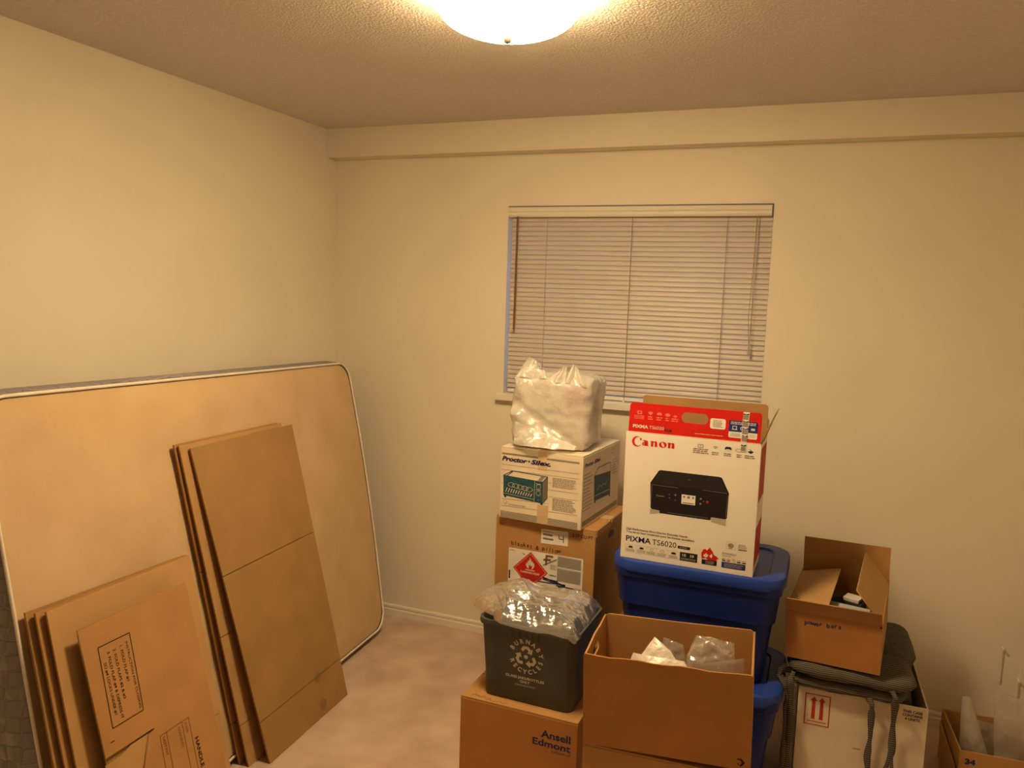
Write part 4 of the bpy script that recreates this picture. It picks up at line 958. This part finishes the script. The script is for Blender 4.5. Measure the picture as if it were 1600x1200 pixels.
c3 = cushion('plain grey folded cushion at the rear, beside the small open carton', 2.30, 2.672, -.488, -.215, .3720, .4800, 'cushion_plain', 9, ((2.64, -.30, .05, .010),))
c4 = cushion('grey cushion end tucked down inside the white carton', 2.40, 2.665, -.60, -.38, .27, .362, 'cushion_plain', 13)
tie(c1, [(2.515, -.700, .385), (2.527, -.716, .368), (2.528, -.705, .330), (2.531, -.696, .25), (2.527, -.695, .18), (2.536, -.695, .10), (2.533, -.695, .05)], .0088, 1)
tie(c2, [(2.578, -.715, .432), (2.590, -.735, .415), (2.592, -.722, .375), (2.593, -.700, .300), (2.597, -.697, .215), (2.583, -.697, .150), (2.575, -.697, .08)], .0095, 2)
tie(c2, [(2.597, -.697, .215), (2.600, -.699, .165), (2.612, -.699, .10), (2.615, -.699, .06)], .0065, 3)
tie(c2, [(2.285, -.716, .430), (2.276, -.732, .405), (2.283, -.722, .340), (2.286, -.705, .25), (2.284, -.70, .15), (2.286, -.70, .05)], .0095, 4)
tie(c2, [(2.262, -.690, .440), (2.242, -.700, .425), (2.240, -.708, .402), (2.262, -.716, .375), (2.270, -.712, .335), (2.2695, -.706, .28), (2.2695, -.70, .18), (2.271, -.70, .08)], .0080, 5)
tie(c1, [(2.28, -.66, .412), (2.248, -.685, .412), (2.238, -.695, .400), (2.262, -.712, .385)], .010, 7)
tie(c3, [(2.33, -.40, .45), (2.285, -.41, .468), (2.262, -.46, .455), (2.255, -.49, .430)], .010, 8)
def power_box():
    root = thing('open_carton', 'small brown carton with raised flaps resting on the grey cushions', 'box', POW)
    ex = Vector((math.cos(PYAW), math.sin(PYAW), 0)); ey = Vector((-math.sin(PYAW), math.cos(PYAW), 0)); ez = Vector((0, 0, 1))
    ey2 = ey*math.cos(PTILT)+ez*math.sin(PTILT); ez2 = -ey*math.sin(PTILT)+ez*math.cos(PTILT)
    ex3 = ex*math.cos(PROLL)+ez2*math.sin(PROLL); ez3 = -ex*math.sin(PROLL)+ez2*math.cos(PROLL)
    root.rotation_euler = Matrix((ex3, ey2, ez3)).transposed().to_euler()
    w_, d, h, th = .289, .365, .169, .004
    board('front_wall', frame((0, 0, 0), (1, 0, 0), (0, 0, 1)), rect(0, 0, w_, h), th, 'kraft_dark', root)
    board('back_wall', frame((w_, d, 0), (-1, 0, 0), (0, 0, 1)), rect(0, 0, w_, h), th, 'kraft_dark', root)
    board('left_wall', frame((0, d-th, 0), (0, -1, 0), (0, 0, 1)), rect(0, 0, d-2*th, h), th, 'kraft_dark', root)
    board('right_wall', frame((w_, th, 0), (0, 1, 0), (0, 0, 1)), rect(0, 0, d-2*th, h), th, 'kraft', root)
    MB().box(th, w_-th, th, d-th, .001, .005).build('bottom', 'kraft', root)
    # flaps: front one bent out and up, rear one upright, left one leaning in low, right one standing
    board('front_flap', frame((0, 0, h), (1, 0, 0), (0, -.55, 1)), [(.0, 0), (w_, 0), (w_-.002, .058), (.0, .058)], .0035, 'kraft', root)
    board('rear_flap', frame((0, d-.004, h), (1, 0, 0), (0, .10, 1)), [(.001, 0), (w_-.001, 0), (w_-.001, .118), (.001, .118)], .0035, 'kraft', root)
    board('left_flap', frame((.002, .010, h), (0, 1, 0), (.97, 0, .24)), [(.0, 0), (.32, 0), (.32, .135), (.0, .130)], .0035, 'kraft_pale', root, inward=False)
    board('right_flap', frame((w_-.002, .010, h), (0, 1, 0), (-.60, 0, .80)), [(.0, 0), (.335, 0), (.335, .128), (.0, .128)], .0035, 'kraft_pale', root)
    f = Face((0, 0, 0), (1, 0, 0), (0, 0, 1), host(root, 'front_wall'))
    f.hand('power bars', .063, .128, .0150, .0114, 'navy', 11, .02, .04)
    f.polys('ink_dot', [circ(w_-.004, h-.006, .0035, 10)], 'black')
    # contents
    ex_, ey_ = ex3, ey2
    W = lambda a, b_, c_: POW+ex3*a+ey2*b_+ez3*c_
    o = thing('card_sleeve', 'small olive card sleeve inside the small open carton', 'sleeve', W(.105, .235, .0065)); o.rotation_euler = (PTILT, 0, PYAW+.5)
    MB().hexa([(-.045, -.03, 0), (.045, -.03, 0), (.045, .03, 0), (-.045, .03, 0), (-.04, -.012, .125), (.035, -.012, .135), (.035, .035, .14), (-.04, .03, .115)]).build('body', 'olive_plastic', o, bevel=.002)
    MB().box(-.03, .02, -.0315, -.030, .03, .06).build('label', 'paper', o)
    o = thing('power_brick', 'pale block with a dark end inside the small open carton', 'adapter', W(.190, .225, .0065)); o.rotation_euler = (PTILT, 0, PYAW-.3)
    MB().box(-.03, .03, -.02, .03, 0, .128).build('body', 'dark_things', o, bevel=.004)
    MB().box(-.032, .022, -.022, .020, .1285, .142).build('cap', 'paper', o, bevel=.003)
    o = thing('paper_sheet', 'pale blue folded paper inside the small open carton', 'paper', W(.155, .068, .0065)); o.rotation_euler = (PTILT, 0, PYAW)
    MB().hexa([(-.08, -.05, 0), (.085, -.05, 0), (.085, -.02, 0), (-.08, -.02, 0), (-.08, -.02, .146), (.085, -.02, .140), (.085, .075, .146), (-.08, .075, .152)]).build('sheet', 'pale_blue', o)
power_box()

# ------------------------------------------------------------------ small open carton marked 34 by the wall
def box34():
    root = open_carton('open_carton', 'low brown carton marked 34 holding clear plastic bags by the back wall', .36, .285, .186, (2.816, -.534, 0), (0, 0, .066), 'kraft', left_hole=(.085, .10, .195, .125))
    f = Face((0, 0, 0), (1, 0, 0), (0, 0, 1), host(root, 'front_wall')); f.text('34', .017, .143, .018, 'navy', .031, .05)
    b_ = MB(); b_.hexa([(-.012, .02, .0), (-.0085, .02, .0), (-.0085, .20, .0), (-.012, .20, .0), (-.009, .02, .12), (-.0055, .02, .12), (-.0055, .26, .150), (-.009, .26, .150)]); b_.build('folded_flap', 'kraft_pale', root)
box34()
G34 = 'clear bags in the carton marked 34'
sheet_bag('packing_bag', 'pointed milky plastic bag standing up in the carton marked 34', [(2.832, -.45, .02), (2.960, -.47, .02), (2.850, -.415, .326), (2.826, -.418, .322)], 'film_milky', .010, 31, G34, .026, 30, 36, 13)
sheet_bag('packing_bag', 'broad milky plastic bag rising highest in the carton marked 34', [(2.945, -.44, .02), (3.14, -.42, .02), (3.12, -.40, .315), (2.916, -.415, .366)], 'film_milky', .013, 36, G34, .020, 36, 36, 12)
sheet_bag('packing_bag', 'clear plastic bag slumped between two milky bags in the carton marked 34', [(2.880, -.38, .02), (3.00, -.38, .02), (2.975, -.36, .215), (2.875, -.36, .222)], 'film', .010, 41, G34, .012, 22, 22, 14)

# ------------------------------------------------------------------ thin white strips fixed to the back wall near the floor
for lab, x, z0, z1, dp in (('thin pale strip standing out from the back wall, higher of the pair above the carton marked 34', 3.017, .222, .362, .022),
                           ('thin pale strip standing out from the back wall, lower of the pair above the carton marked 34', 3.078, .115, .246, .024),
                           ('tiny pale wall clip on the back wall beside the white carton', 2.766, .130, .150, .016)):
    o = thing('wall_strip', lab, 'strip', (x, 0, z0))
    MB().box(-.0025, .0025, -dp*.4, 0, 0, z1-z0-.004).build('fin', 'wall', o)
    MB().box(-.003, .003, -dp-.001, 0, z1-z0-.004, z1-z0).build('top_edge', 'trim', o)
